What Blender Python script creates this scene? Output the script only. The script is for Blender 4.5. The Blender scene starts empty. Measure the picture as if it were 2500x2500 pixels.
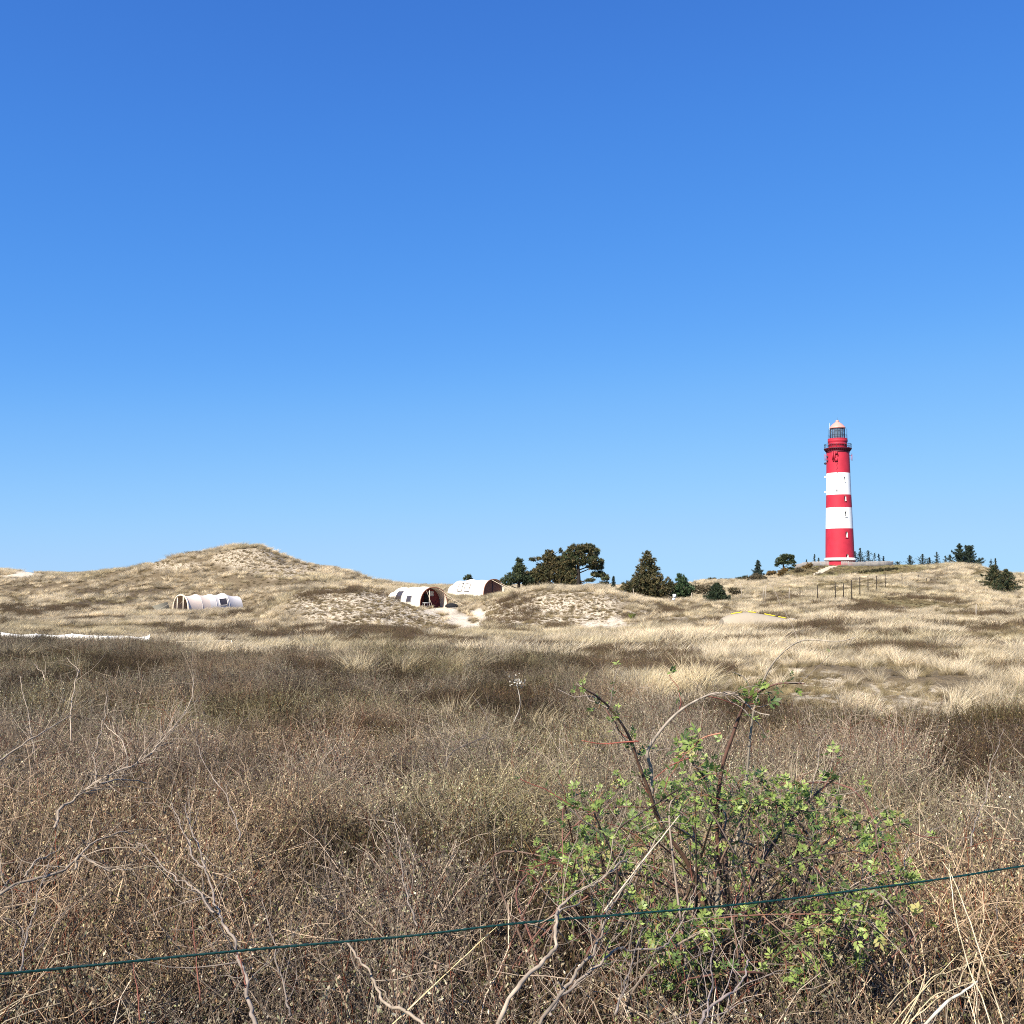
import bpy, math, random
import numpy as np
from mathutils import Vector

S = bpy.context.scene
C = S.collection
R = math.radians
rng = np.random.default_rng(7)
random.seed(7)

# ------------------------------------------------------------------ camera, sky, sun, exposure
PITCH = math.atan((1405 - 1250) / 2500.0)
cam_data = bpy.data.cameras.new("camera")
cam_data.sensor_width = 36.0
cam_data.lens = 36.0
cam_data.clip_start = 0.05
cam_data.clip_end = 5000
cam = bpy.data.objects.new("camera", cam_data)
C.objects.link(cam)
cam.location = (0, 0, 0)
cam.rotation_euler = (math.pi / 2 + PITCH, 0, 0)
S.camera = cam

SUN_AZ = R(216)      # clockwise from +Y, seen from above: behind the camera, to the left
SUN_EL = R(42)
world = bpy.data.worlds.new("World")
S.world = world
world.use_nodes = True
wn = world.node_tree
bg = wn.nodes["Background"]
sky = wn.nodes.new("ShaderNodeTexSky")
sky.sky_type = 'NISHITA'
sky.sun_disc = False
sky.sun_elevation = SUN_EL
sky.sun_rotation = SUN_AZ
sky.altitude = 0
sky.air_density = 0.6
sky.dust_density = 0.0
sky.ozone_density = 4.0
EXPO = 1.0
# the camera's colour response to the sky, channel by channel
sc1 = wn.nodes.new("ShaderNodeVectorMath"); sc1.operation = 'SCALE'; sc1.inputs["Scale"].default_value = 0.1
cu = wn.nodes.new("ShaderNodeRGBCurve")
for ch, ps in ((0, ((0, 0), (.058, .054), (.13, .125), (.2, .21), (.33, .31), (.53, .39), (.8, .43), (1, .45))),
               (1, ((0, 0), (.108, .205), (.148, .275), (.24, .39), (.344, .50), (.55, .62), (.775, .675), (1, .72))),
               (2, ((0, 0), (.12, .42), (.231, .68), (.308, .80), (.47, .93), (.62, .98), (.85, 1.0), (1, 1.0)))):
    c_ = cu.mapping.curves[ch]
    c_.points[0].location = ps[0]; c_.points[1].location = ps[-1]
    for p_ in ps[1:-1]: c_.points.new(*p_)
cu.mapping.update()
sc2 = wn.nodes.new("ShaderNodeVectorMath"); sc2.operation = 'SCALE'; sc2.inputs["Scale"].default_value = 1 / 0.12 / 2 ** EXPO
wn.links.new(sky.outputs[0], sc1.inputs[0]); wn.links.new(sc1.outputs[0], cu.inputs["Color"])
wn.links.new(cu.outputs[0], sc2.inputs[0]); wn.links.new(sc2.outputs[0], bg.inputs["Color"])
bg.inputs["Strength"].default_value = 0.12

sd = bpy.data.lights.new("sun", 'SUN')
sd.energy = 5.0
sd.angle = R(0.53)
sd.color = (1.0, 0.925, 0.80)
sun = bpy.data.objects.new("sun", sd)
C.objects.link(sun)
sdir = Vector((math.sin(SUN_AZ) * math.cos(SUN_EL), math.cos(SUN_AZ) * math.cos(SUN_EL), math.sin(SUN_EL)))
sun.rotation_euler = sdir.to_track_quat('Z', 'Y').to_euler()
sun.location = (-30, -60, 80)

S.view_settings.view_transform = 'Standard'
S.view_settings.look = 'None'
S.view_settings.gamma = 1
S.view_settings.exposure = EXPO
S.cycles.use_denoising = False
S.cycles.pixel_filter_type = 'BLACKMAN_HARRIS'
S.cycles.filter_width = 1.0
S.cycles.max_bounces = 5
S.cycles.diffuse_bounces = 3
S.cycles.transmission_bounces = 3
S.cycles.transparent_max_bounces = 6

# ------------------------------------------------------------------ helpers
CP, SP = math.cos(PITCH), math.sin(PITCH)
F = 2500.0

def ratio(py):                      # height per metre of forward distance seen at image row py
    t = (1250 - np.asarray(py, dtype=float)) / F
    return (t * CP + SP) / (CP - t * SP)

def pt(px, py, Y):                  # the point of the sight line through (px, py) at distance Y
    b = (1250 - py) / F
    y = CP - b * SP
    z = SP + b * CP
    return Vector((((px - 1250) / F) * Y / y, Y, z * Y / y))

def proj(X, Y, Z):
    fw = Y * CP + Z * SP
    up = -Y * SP + Z * CP
    return 1250 + F * X / fw, 1250 - F * up / fw

def tag(o, label, cat=None, group=None, kind=None):
    o["label"] = label
    if cat: o["category"] = cat
    if group: o["group"] = group
    if kind: o["kind"] = kind
    return o

def empty(name, loc, rz=0.0):
    o = bpy.data.objects.new(name, None)
    C.objects.link(o)
    o.location = loc
    o.rotation_euler = (0, 0, rz)
    o.empty_display_size = 0.2
    return o

class MB:
    """collects geometry; build() links it as one mesh object"""
    def __init__(s):
        s.v = []; s.f = []; s.m = []; s.c = []; s.n = 0
        s.blocks = []               # (verts Nx3, faces MxK, colour Nx3, mat)
    def add(s, verts, faces, col=(1, 1, 1), mat=0):
        verts = np.asarray(verts, dtype=float).reshape(-1, 3)
        col = np.broadcast_to(np.asarray(col, dtype=float), (len(verts), 3))
        s.blocks.append((verts, faces, col, mat, s.n))
        s.n += len(verts)
    def box(s, c, size, rz=0.0, col=(1, 1, 1), mat=0, taper=1.0):
        sx, sy, sz = [a / 2 for a in size]
        ca, sa = math.cos(rz), math.sin(rz)
        vs = []
        for z in (-sz, sz):
            k = 1.0 if z < 0 else taper
            for x, y in ((-sx, -sy), (sx, -sy), (sx, sy), (-sx, sy)):
                x *= k; y *= k
                vs.append((c[0] + x * ca - y * sa, c[1] + x * sa + y * ca, c[2] + z))
        s.add(vs, [(0, 3, 2, 1), (4, 5, 6, 7), (0, 1, 5, 4), (1, 2, 6, 5), (2, 3, 7, 6), (3, 0, 4, 7)], col, mat)
    def tube(s, pts, rad, k=5, col=(1, 1, 1), mat=0, cap=True):
        P = np.asarray([tuple(p) for p in pts], dtype=float)
        n = len(P)
        rad = np.broadcast_to(np.asarray(rad, dtype=float), (n,))
        T = np.gradient(P, axis=0)
        T /= np.linalg.norm(T, axis=1)[:, None] + 1e-9
        ref = np.array([0.31, 0.17, 0.93]) if abs(T[0][2]) < 0.8 else np.array([0.9, 0.3, 0.1])
        A = np.cross(T, ref); A /= np.linalg.norm(A, axis=1)[:, None] + 1e-9
        B = np.cross(T, A)
        an = np.arange(k) * 2 * math.pi / k
        V = P[:, None, :] + rad[:, None, None] * (np.cos(an)[None, :, None] * A[:, None, :] + np.sin(an)[None, :, None] * B[:, None, :])
        fs = []
        for i in range(n - 1):
            for j in range(k):
                a = i * k + j; b = i * k + (j + 1) % k
                fs.append((a, b, b + k, a + k))
        if cap:
            fs.append(tuple(range(k))[::-1]); fs.append(tuple((n - 1) * k + j for j in range(k)))
        if np.ndim(col) == 2:
            col = np.repeat(np.asarray(col), k, axis=0)
        s.add(V.reshape(-1, 3), fs, col, mat)
    def revolve(s, prof, k=48, c=(0, 0, 0), col=(1, 1, 1), mat=0, a0=0.0, a1=2 * math.pi, skip=None):
        full = abs(a1 - a0 - 2 * math.pi) < 1e-6
        na = k if full else k + 1
        an = a0 + (a1 - a0) * np.arange(na) / k
        V = [(c[0] + r * math.sin(a), c[1] - r * math.cos(a), c[2] + z) for r, z in prof for a in an]
        fs = []
        for i in range(len(prof) - 1):
            for j in range(k):
                if skip and skip(i, j): continue
                a = i * na + j; b = i * na + (j + 1) % na
                fs.append((a, b, b + na, a + na))
        s.add(V, fs, col, mat)
    def build(s, name, mats, parent=None, smooth=False, loc=None):
        if not isinstance(mats, (list, tuple)): mats = [mats]
        me = bpy.data.meshes.new(name)
        V = np.concatenate([b[0] for b in s.blocks]); Cc = np.concatenate([b[2] for b in s.blocks])
        loops = []; starts = []; mi = []
        pos = 0
        for vv, fs, cc, mat, off in s.blocks:
            if isinstance(fs, np.ndarray):
                k = fs.shape[1]
                loops.append((fs + off).ravel())
                starts.append(pos + np.arange(len(fs)) * k); pos += fs.size
            else:
                L = np.fromiter((len(f) for f in fs), dtype=np.int64, count=len(fs))
                loops.append(np.fromiter((i for f in fs for i in f), dtype=np.int64, count=int(L.sum())) + off)
                starts.append(pos + np.concatenate([[0], np.cumsum(L)[:-1]])); pos += int(L.sum())
            mi.append(np.full(len(fs), mat))
        loops = np.concatenate(loops); starts = np.concatenate(starts); mi = np.concatenate(mi)
        me.vertices.add(len(V)); me.vertices.foreach_set("co", V.ravel().astype(np.float32))
        me.loops.add(len(loops)); me.loops.foreach_set("vertex_index", loops.astype(np.int32))
        me.polygons.add(len(starts)); me.polygons.foreach_set("loop_start", starts.astype(np.int32))
        me.polygons.foreach_set("material_index", mi.astype(np.int32))
        if smooth: me.polygons.foreach_set("use_smooth", np.ones(len(starts), dtype=bool))
        ca = me.color_attributes.new("Col", 'FLOAT_COLOR', 'POINT')
        ca.data.foreach_set("color", np.hstack([Cc, np.ones((len(V), 1))]).ravel().astype(np.float32))
        me.update(calc_edges=True)
        me.validate()
        for m in mats: me.materials.append(m)
        o = bpy.data.objects.new(name, me)
        if parent != 'UNLINKED':
            C.objects.link(o)
            if parent: o.parent = parent
        if loc is not None: o.location = loc
        return o

def norm(a): return a / (np.linalg.norm(a, axis=-1, keepdims=True) + 1e-9)

def quads(mb, cen, dirn, L, W, col, mat=0, nrm=None):
    """leaf-like diamonds: centre Nx3, long direction Nx3, length, width"""
    n = len(cen)
    d = norm(dirn)
    if nrm is None: nrm = norm(rng.normal(size=(n, 3)))
    sd_ = norm(np.cross(d, nrm))
    L = np.broadcast_to(L, (n,))[:, None]; W = np.broadcast_to(W, (n,))[:, None]
    V = np.stack([cen - d * L / 2, cen + sd_ * W / 2, cen + d * L / 2, cen - sd_ * W / 2], axis=1)
    fs = np.arange(4 * n).reshape(n, 4)
    col = np.broadcast_to(col, (n, 3))
    mb.add(V.reshape(-1, 3), fs, np.repeat(col, 4, axis=0), mat)

def spikes(mb, cen, r, n, w, col, up=0.25, mat=0):
    """needle tufts: n narrow triangles leaving each centre"""
    m = len(cen)
    d = rng.normal(size=(m, n, 3)); d[..., 2] += up; d = norm(d)
    s_ = norm(np.cross(d, rng.normal(size=(m, n, 3))))
    r = np.broadcast_to(r, (m,))[:, None, None] * rng.uniform(0.6, 1.15, (m, n, 1))
    c = cen[:, None, :]
    W = r * w
    V = np.stack([c + d * r * 0.12 - s_ * W, c + d * r * 0.12 + s_ * W, c + d * r], axis=2)
    fs = np.arange(3 * m * n).reshape(m * n, 3)
    col = np.broadcast_to(col, (m, 3))
    k = col[:, None, :] * rng.uniform(0.75, 1.25, (m, n, 1))
    mb.add(V.reshape(-1, 3), fs, np.repeat(k.reshape(-1, 3), 3, axis=0), mat)

# value noise ------------------------------------------------------
def vnoise(x, y, seed=0):
    xi = np.floor(x).astype(np.int64); yi = np.floor(y).astype(np.int64)
    xf = x - xi; yf = y - yi
    def h(a, b):
        n = (a * 374761393 + b * 668265263 + seed * 1442695041) & 0xFFFFFFFF
        n = ((n ^ (n >> 13)) * 1274126177) & 0xFFFFFFFF
        return ((n ^ (n >> 16)) & 0xFFFF) / 65535.0
    u = xf * xf * (3 - 2 * xf); v = yf * yf * (3 - 2 * yf)
    return (h(xi, yi) * (1 - u) + h(xi + 1, yi) * u) * (1 - v) + (h(xi, yi + 1) * (1 - u) + h(xi + 1, yi + 1) * u) * v

def fbm(x, y, seed=0, o=4):
    s_ = 0; a = 0.5; t = 0
    for i in range(o):
        s_ = s_ + a * vnoise(x * 2 ** i + 17.3 * i, y * 2 ** i - 9.1 * i, seed + i); t += a; a *= 0.5
    return s_ / t

def sstep(a, b, x):
    t = np.clip((x - a) / (b - a), 0, 1)
    return t * t * (3 - 2 * t)

# materials --------------------------------------------------------
def mat(name, col, rough=0.7, spec=0.3, noise=None, metal=0.0, bump=None):
    m = bpy.data.materials.new(name); m.use_nodes = True
    nt = m.node_tree; b = nt.nodes["Principled BSDF"]
    b.inputs["Roughness"].default_value = rough
    b.inputs["Metallic"].default_value = metal
    b.inputs["Specular IOR Level"].default_value = spec
    b.inputs["Base Color"].default_value = (*col, 1)
    if noise or bump:
        tc = nt.nodes.new("ShaderNodeTexCoord")
        n = nt.nodes.new("ShaderNodeTexNoise"); n.inputs["Scale"].default_value = (noise or bump)[0]
        n.inputs["Detail"].default_value = 6; n.inputs["Roughness"].default_value = 0.6
        nt.links.new(tc.outputs["Object"], n.inputs["Vector"])
        if noise:
            mx = nt.nodes.new("ShaderNodeMix"); mx.data_type = 'RGBA'
            k = noise[1]
            mx.inputs[6].default_value = (*[c * (1 - k) for c in col], 1)
            mx.inputs[7].default_value = (*[min(1, c * (1 + k)) for c in col], 1)
            nt.links.new(n.outputs["Fac"], mx.inputs[0]); nt.links.new(mx.outputs[2], b.inputs["Base Color"])
        if bump:
            bp = nt.nodes.new("ShaderNodeBump"); bp.inputs["Strength"].default_value = bump[1]
            bp.inputs["Distance"].default_value = bump[2]
            nt.links.new(n.outputs["Fac"], bp.inputs["Height"]); nt.links.new(bp.outputs[0], b.inputs["Normal"])
    return m

def leafmat(name, rough=0.55, trans=0.3, instanced=False, spec=0.25, gain=1.0):
    """colour from the mesh's own Col attribute, times the tint of the instance"""
    m = bpy.data.materials.new(name); m.use_nodes = True
    nt = m.node_tree; b = nt.nodes["Principled BSDF"]; out = nt.nodes["Material Output"]
    b.inputs["Roughness"].default_value = rough
    b.inputs["Specular IOR Level"].default_value = spec
    a = nt.nodes.new("ShaderNodeAttribute"); a.attribute_name = "Col"
    src = a.outputs["Color"]
    if instanced:
        t = nt.nodes.new("ShaderNodeAttribute"); t.attribute_type = 'INSTANCER'; t.attribute_name = "tint"
        mx = nt.nodes.new("ShaderNodeMix"); mx.data_type = 'RGBA'; mx.blend_type = 'MULTIPLY'
        mx.inputs[0].default_value = 1
        nt.links.new(src, mx.inputs[6]); nt.links.new(t.outputs["Color"], mx.inputs[7])
        src = mx.outputs[2]
    nt.links.new(src, b.inputs["Base Color"])
    if trans > 0:
        tr = nt.nodes.new("ShaderNodeBsdfTranslucent"); ms = nt.nodes.new("ShaderNodeMixShader")
        ms.inputs[0].default_value = trans
        nt.links.new(src, tr.inputs["Color"])
        nt.links.new(b.outputs[0], ms.inputs[1]); nt.links.new(tr.outputs[0], ms.inputs[2])
        nt.links.new(ms.outputs[0], out.inputs["Surface"])
    return m

# ------------------------------------------------------------------ terrain
COLS = [-500, 0, 150, 340, 480, 616, 720, 854, 960, 1080, 1150, 1230, 1345, 1440, 1560, 1700, 1850, 2000, 2180, 2340, 2500, 3000]
ROWS = {
 14: [1795]*17 + [1792]*5,
 20: [1711]*12 + [1711, 1708, 1702, 1698, 1694, 1690, 1690, 1690, 1690, 1690],
 28: [1633, 1633, 1633, 1630, 1622, 1620, 1620, 1620, 1620, 1622, 1622, 1625, 1625, 1632, 1638, 1640, 1632, 1625, 1620, 1620, 1620, 1620],
 36: [1586, 1586, 1587, 1590, 1600, 1606, 1606, 1606, 1606, 1606, 1602, 1602, 1603, 1603, 1603, 1600, 1597, 1593, 1590, 1588, 1590, 1590],
 48: [1580, 1580, 1582, 1584, 1584, 1585, 1585, 1585, 1580, 1578, 1578, 1578, 1580, 1578, 1575, 1572, 1566, 1562, 1560, 1560, 1562, 1562],
 62: [1565, 1565, 1567, 1568, 1566, 1568, 1567, 1564, 1562, 1562, 1560, 1560, 1562, 1558, 1552, 1546, 1542, 1540, 1536, 1536, 1538, 1538],
 74: [1550, 1550, 1552, 1552, 1552, 1554, 1552, 1550, 1550, 1552, 1550, 1550, 1549, 1543, 1536, 1540, 1546, 1528, 1520, 1520, 1522, 1522],
 82: [1542, 1542, 1544, 1544, 1542, 1542, 1535, 1532, 1540, 1546, 1543, 1538, 1535, 1528, 1522, 1524, 1527, 1518, 1512, 1512, 1514, 1514],
 92: [1528, 1528, 1530, 1530, 1525, 1516, 1483, 1478, 1495, 1522, 1528, 1510, 1494, 1487, 1500, 1506, 1510, 1501, 1499, 1499, 1501, 1501],
 102: [1515, 1515, 1517, 1518, 1512, 1502, 1450, 1440, 1466, 1500, 1510, 1480, 1450, 1445, 1470, 1492, 1495, 1487, 1486, 1487, 1490, 1490],
 115: [1502, 1502, 1502, 1501, 1499, 1490, 1450, 1452, 1478, 1484, 1492, 1468, 1438, 1438, 1464, 1482, 1480, 1470, 1468, 1470, 1476, 1476],
 130: [1482, 1482, 1480, 1480, 1480, 1462, 1435, 1440, 1453, 1458, 1461, 1455, 1438, 1443, 1464, 1474, 1465, 1453, 1450, 1455, 1465, 1465],
 150: [1460, 1460, 1455, 1440, 1420, 1400, 1404, 1418, 1440, 1445, 1450, 1448, 1442, 1448, 1466, 1465, 1450, 1438, 1434, 1438, 1450, 1450],
 170: [1414, 1414, 1412, 1386, 1348, 1330, 1367, 1399, 1430, 1434, 1440, 1446, 1446, 1455, 1468, 1458, 1442, 1428, 1421, 1425, 1438, 1438],
 200: [1393, 1393, 1405, 1398, 1370, 1360, 1385, 1412, 1438, 1440, 1446, 1446, 1446, 1455, 1465, 1450, 1432, 1418, 1410, 1408, 1422, 1422],
 240: [1400, 1400, 1412, 1408, 1395, 1390, 1400, 1425, 1445, 1445, 1446, 1446, 1446, 1452, 1455, 1422, 1418, 1405, 1395, 1380, 1405, 1405],
 275: [1410, 1410, 1415, 1412, 1410, 1410, 1415, 1430, 1440, 1440, 1440, 1440, 1440, 1445, 1448, 1432, 1413, 1388, 1386, 1386, 1410, 1410],
 300: [1412, 1412, 1416, 1416, 1416, 1416, 1420, 1430, 1436, 1436, 1436, 1436, 1436, 1440, 1442, 1434, 1414, 1382, 1382, 1388, 1412, 1412],
 330: [1414]*8 + [1430]*7 + [1430, 1416, 1384, 1384, 1390, 1413, 1413],
 450: [1440]*22,
 800: [1436]*22,
 2500: [1427]*22,
}
NEAR = [(0.5, -1.47), (2.0, -1.47), (4.0, -1.56), (8.0, -1.86)]

def pchip(x, y, xq):
    """x (n), y (n, m), xq (q) -> (q, m)"""
    h = np.diff(x)[:, None]; d = np.diff(y, axis=0) / h
    m = np.zeros_like(y)
    a, b = d[:-1], d[1:]
    w1 = 2 * h[1:] + h[:-1]; w2 = h[1:] + 2 * h[:-1]
    with np.errstate(divide='ignore', invalid='ignore'):
        mm = (w1 + w2) / (w1 / a + w2 / b)
    m[1:-1] = np.where(a * b > 0, mm, 0)
    m[0] = d[0]; m[-1] = d[-1]
    i = np.clip(np.searchsorted(x, xq) - 1, 0, len(x) - 2)
    t = ((xq - x[i]) / (x[i + 1] - x[i]))[:, None]; hh = (x[i + 1] - x[i])[:, None]
    return (y[i] * (2 * t**3 - 3 * t**2 + 1) + m[i] * hh * (t**3 - 2 * t**2 + t) + y[i + 1] * (-2 * t**3 + 3 * t**2) + m[i + 1] * hh * (t**3 - t**2))

Ys = sorted(ROWS)
yk = np.array([a for a, _ in NEAR] + Ys, dtype=float)
zt = [[z] * len(COLS) for _, z in NEAR] + [[float(ratio(p)) * Yv for p in ROWS[Yv]] for Yv in Ys]
zt = np.array(zt)
UK = (np.array(COLS) - 1250) / F
LG = np.linspace(math.log(0.5), math.log(2500), 900)
UG = np.linspace(UK[0], UK[-1], 500)
tab = pchip(np.log(yk), zt, LG)
tab = pchip(UK, tab.T, UG).T

def H0(X, Y):
    X = np.asarray(X, dtype=float); Y = np.asarray(Y, dtype=float)
    u = np.clip(X / np.maximum(Y, 2.0), UG[0], UG[-1])
    a = (np.log(np.clip(Y, 0.5, 2499)) - LG[0]) / (LG[1] - LG[0]); b = (u - UG[0]) / (UG[1] - UG[0])
    i = np.clip(a.astype(int), 0, len(LG) - 2); j = np.clip(b.astype(int), 0, len(UG) - 2)
    a = a - i; b = b - j
    return (tab[i, j] * (1 - a) + tab[i + 1, j] * a) * (1 - b) + (tab[i, j + 1] * (1 - a) + tab[i + 1, j + 1] * a) * b

def H(X, Y):
    X = np.asarray(X, dtype=float); Y = np.asarray(Y, dtype=float)
    z = H0(X, Y)
    z = z + (fbm(X / 1.1 + 5, Y / 1.1, 3, 3) - 0.5) * 0.26 * sstep(1.5, 4, Y) + (fbm(X / 2.9 + 5, Y / 2.9, 6, 2) - 0.5) * 0.34 * sstep(3, 8, Y)
    bx_ = float(pt(1862, 1500, 68).x)
    z = z + .38 * np.exp(-((X - bx_) / 3.4) ** 4) * np.exp(-((Y - 68.2) / 1.3) ** 2)
    amp = sstep(22, 70, Y) * (1 - 0.55 * sstep(150, 260, Y))
    z = z + (fbm(X / 7.0, Y / 7.0, 11, 4) - 0.5) * 1.1 * amp
    return z
def _flat(px, py, Y, back, ang, r):
    p = pt(px, py, Y); return (p.x + back * math.cos(ang), Y + back * math.sin(ang), r, p.z)
FLATS = [_flat(441, 1497, 120, 4.4, R(48), 5.2), _flat(1059, 1484, 111, 3.2, R(124), 3.9), _flat(1206, 1456, 133, 3.8, R(131), 4.6)]
_H = H
def H(X, Y):
    z = _H(X, Y)
    for fx, fy, fr, fz in FLATS:
        d = np.hypot(np.asarray(X) - fx, np.asarray(Y) - fy)
        k = 1 - sstep(fr, fr * 1.9, d); z = z * (1 - k) + fz * k
    return z
def hz(X, Y): return float(H(X, Y))

def ell(px, py, cx, cy, rx, ry):
    d = np.sqrt(((px - cx) / rx) ** 2 + ((py - cy) / ry) ** 2)
    return 1 - sstep(0.72, 1.12, d)

def heath_edge(u):
    px = 1250 + u * F
    return np.interp(px, [0, 380, 480, 1340, 1480, 1600, 2100, 2500], [39, 39, 30, 29.5, 21, 17, 15.0, 15.6])

def cover(X, Y, Z):
    """what grows where: dict of 0..1 maps"""
    px, py = proj(X, np.maximum(Y, 0.5), Z)
    w = (fbm(X / 3.0 + 40, Y / 3.0, 21, 4) - 0.5)
    w2 = (fbm(X / 0.8 + 40, Y / 0.8, 31, 3) - 0.5)
    jx = w * 90; jy = w * 26 + w2 * 8
    qx, qy = px + jx, py + jy
    E = lambda *a: ell(qx, qy, *a)
    u = X / np.maximum(Y, 2)
    he = heath_edge(u) * (1 + 0.22 * w + 0.1 * w2)
    heath = 1 - sstep(he * 0.97, he * 1.03, Y)
    far = 1 - heath
    dark = np.maximum.reduce([E(520, 1545, 150, 24), E(790, 1550, 260, 17), E(1010, 1568, 110, 16), E(90, 1485, 130, 20), E(260, 1462, 120, 18),
        E(905, 1412, 60, 14), E(1140, 1572, 60, 10), E(1360, 1590, 130, 16), E(1560, 1592, 120, 18), E(1960, 1545, 120, 20), E(2120, 1492, 80, 16),
        E(1660, 1605, 60, 16), E(2430, 1640, 60, 14), E(2320, 1620, 40, 8), E(1700, 1640, 80, 14), E(1930, 1466, 60, 9), E(2180, 1590, 120, 10), E(1600, 1488, 40, 8), E(1480, 1640, 150, 30)])
    dark = np.maximum(dark, sstep(0.585, 0.66, fbm(X / 4.5 + 90, Y / 5.5, 61, 4)) * 0.75 * (Y > 34)) * far
    dark = dark * (1 - ell(px, py, 1110, 1505, 90, 30))
    sand = np.maximum.reduce([ell(px + jx * .3, py + jy * .3, 1116, 1513, 40, 17), ell(px + jx * .3, py + jy * .3, 1142, 1520, 40, 18), ell(px + jx * .2, py + jy * .3, 1070, 1494, 50, 8),
        ell(px + jx * .3, py + jy * .3, 1167, 1502, 18, 22), E(1468, 1530, 42, 11), E(1512, 1518, 26, 9), E(1440, 1508, 16, 4), E(55, 1404, 55, 12) , E(1090, 1487, 40, 5)])
    sand = sand * (1 - ell(px + jx * .2, py + jy * .3, 1153, 1514, 13, 7)) * far
    mott = np.maximum.reduce([E(870, 1490, 170, 52), E(1030, 1520, 120, 28), E(790, 1465, 80, 32), E(1475, 1515, 80, 30), E(1270, 1490, 110, 32), E(1380, 1475, 150, 34), E(1330, 1520, 130, 20),
        E(600, 1362, 90, 26) * .8, E(700, 1392, 90, 22) * .8, E(430, 1380, 70, 14) * .8, E(1600, 1500, 100, 14) * .7,
        E(2010, 1662, 75, 26), E(2185, 1700, 130, 38), E(1790, 1655, 60, 14), E(1640, 1610, 40, 10), E(2040, 1705, 120, 26) * .7, E(1910, 1640, 60, 10)]) * far
    moss = np.maximum.reduce([E(2230, 1480, 170, 20), E(2440, 1550, 110, 26), E(2080, 1432, 130, 18), E(2100, 1394, 180, 14), E(1960, 1398, 60, 14), E(2420, 1400, 60, 16),
        E(2350, 1600, 130, 20) * .6, E(1900, 1700, 260, 34) * .8, E(1800, 1660, 160, 40) * .6, E(2380, 1505, 100, 14)]) * far
    return dict(px=px, py=py, heath=heath, dark=dark, sand=sand, mott=np.clip(mott - sand, 0, 1), moss=moss, w=w)

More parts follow.
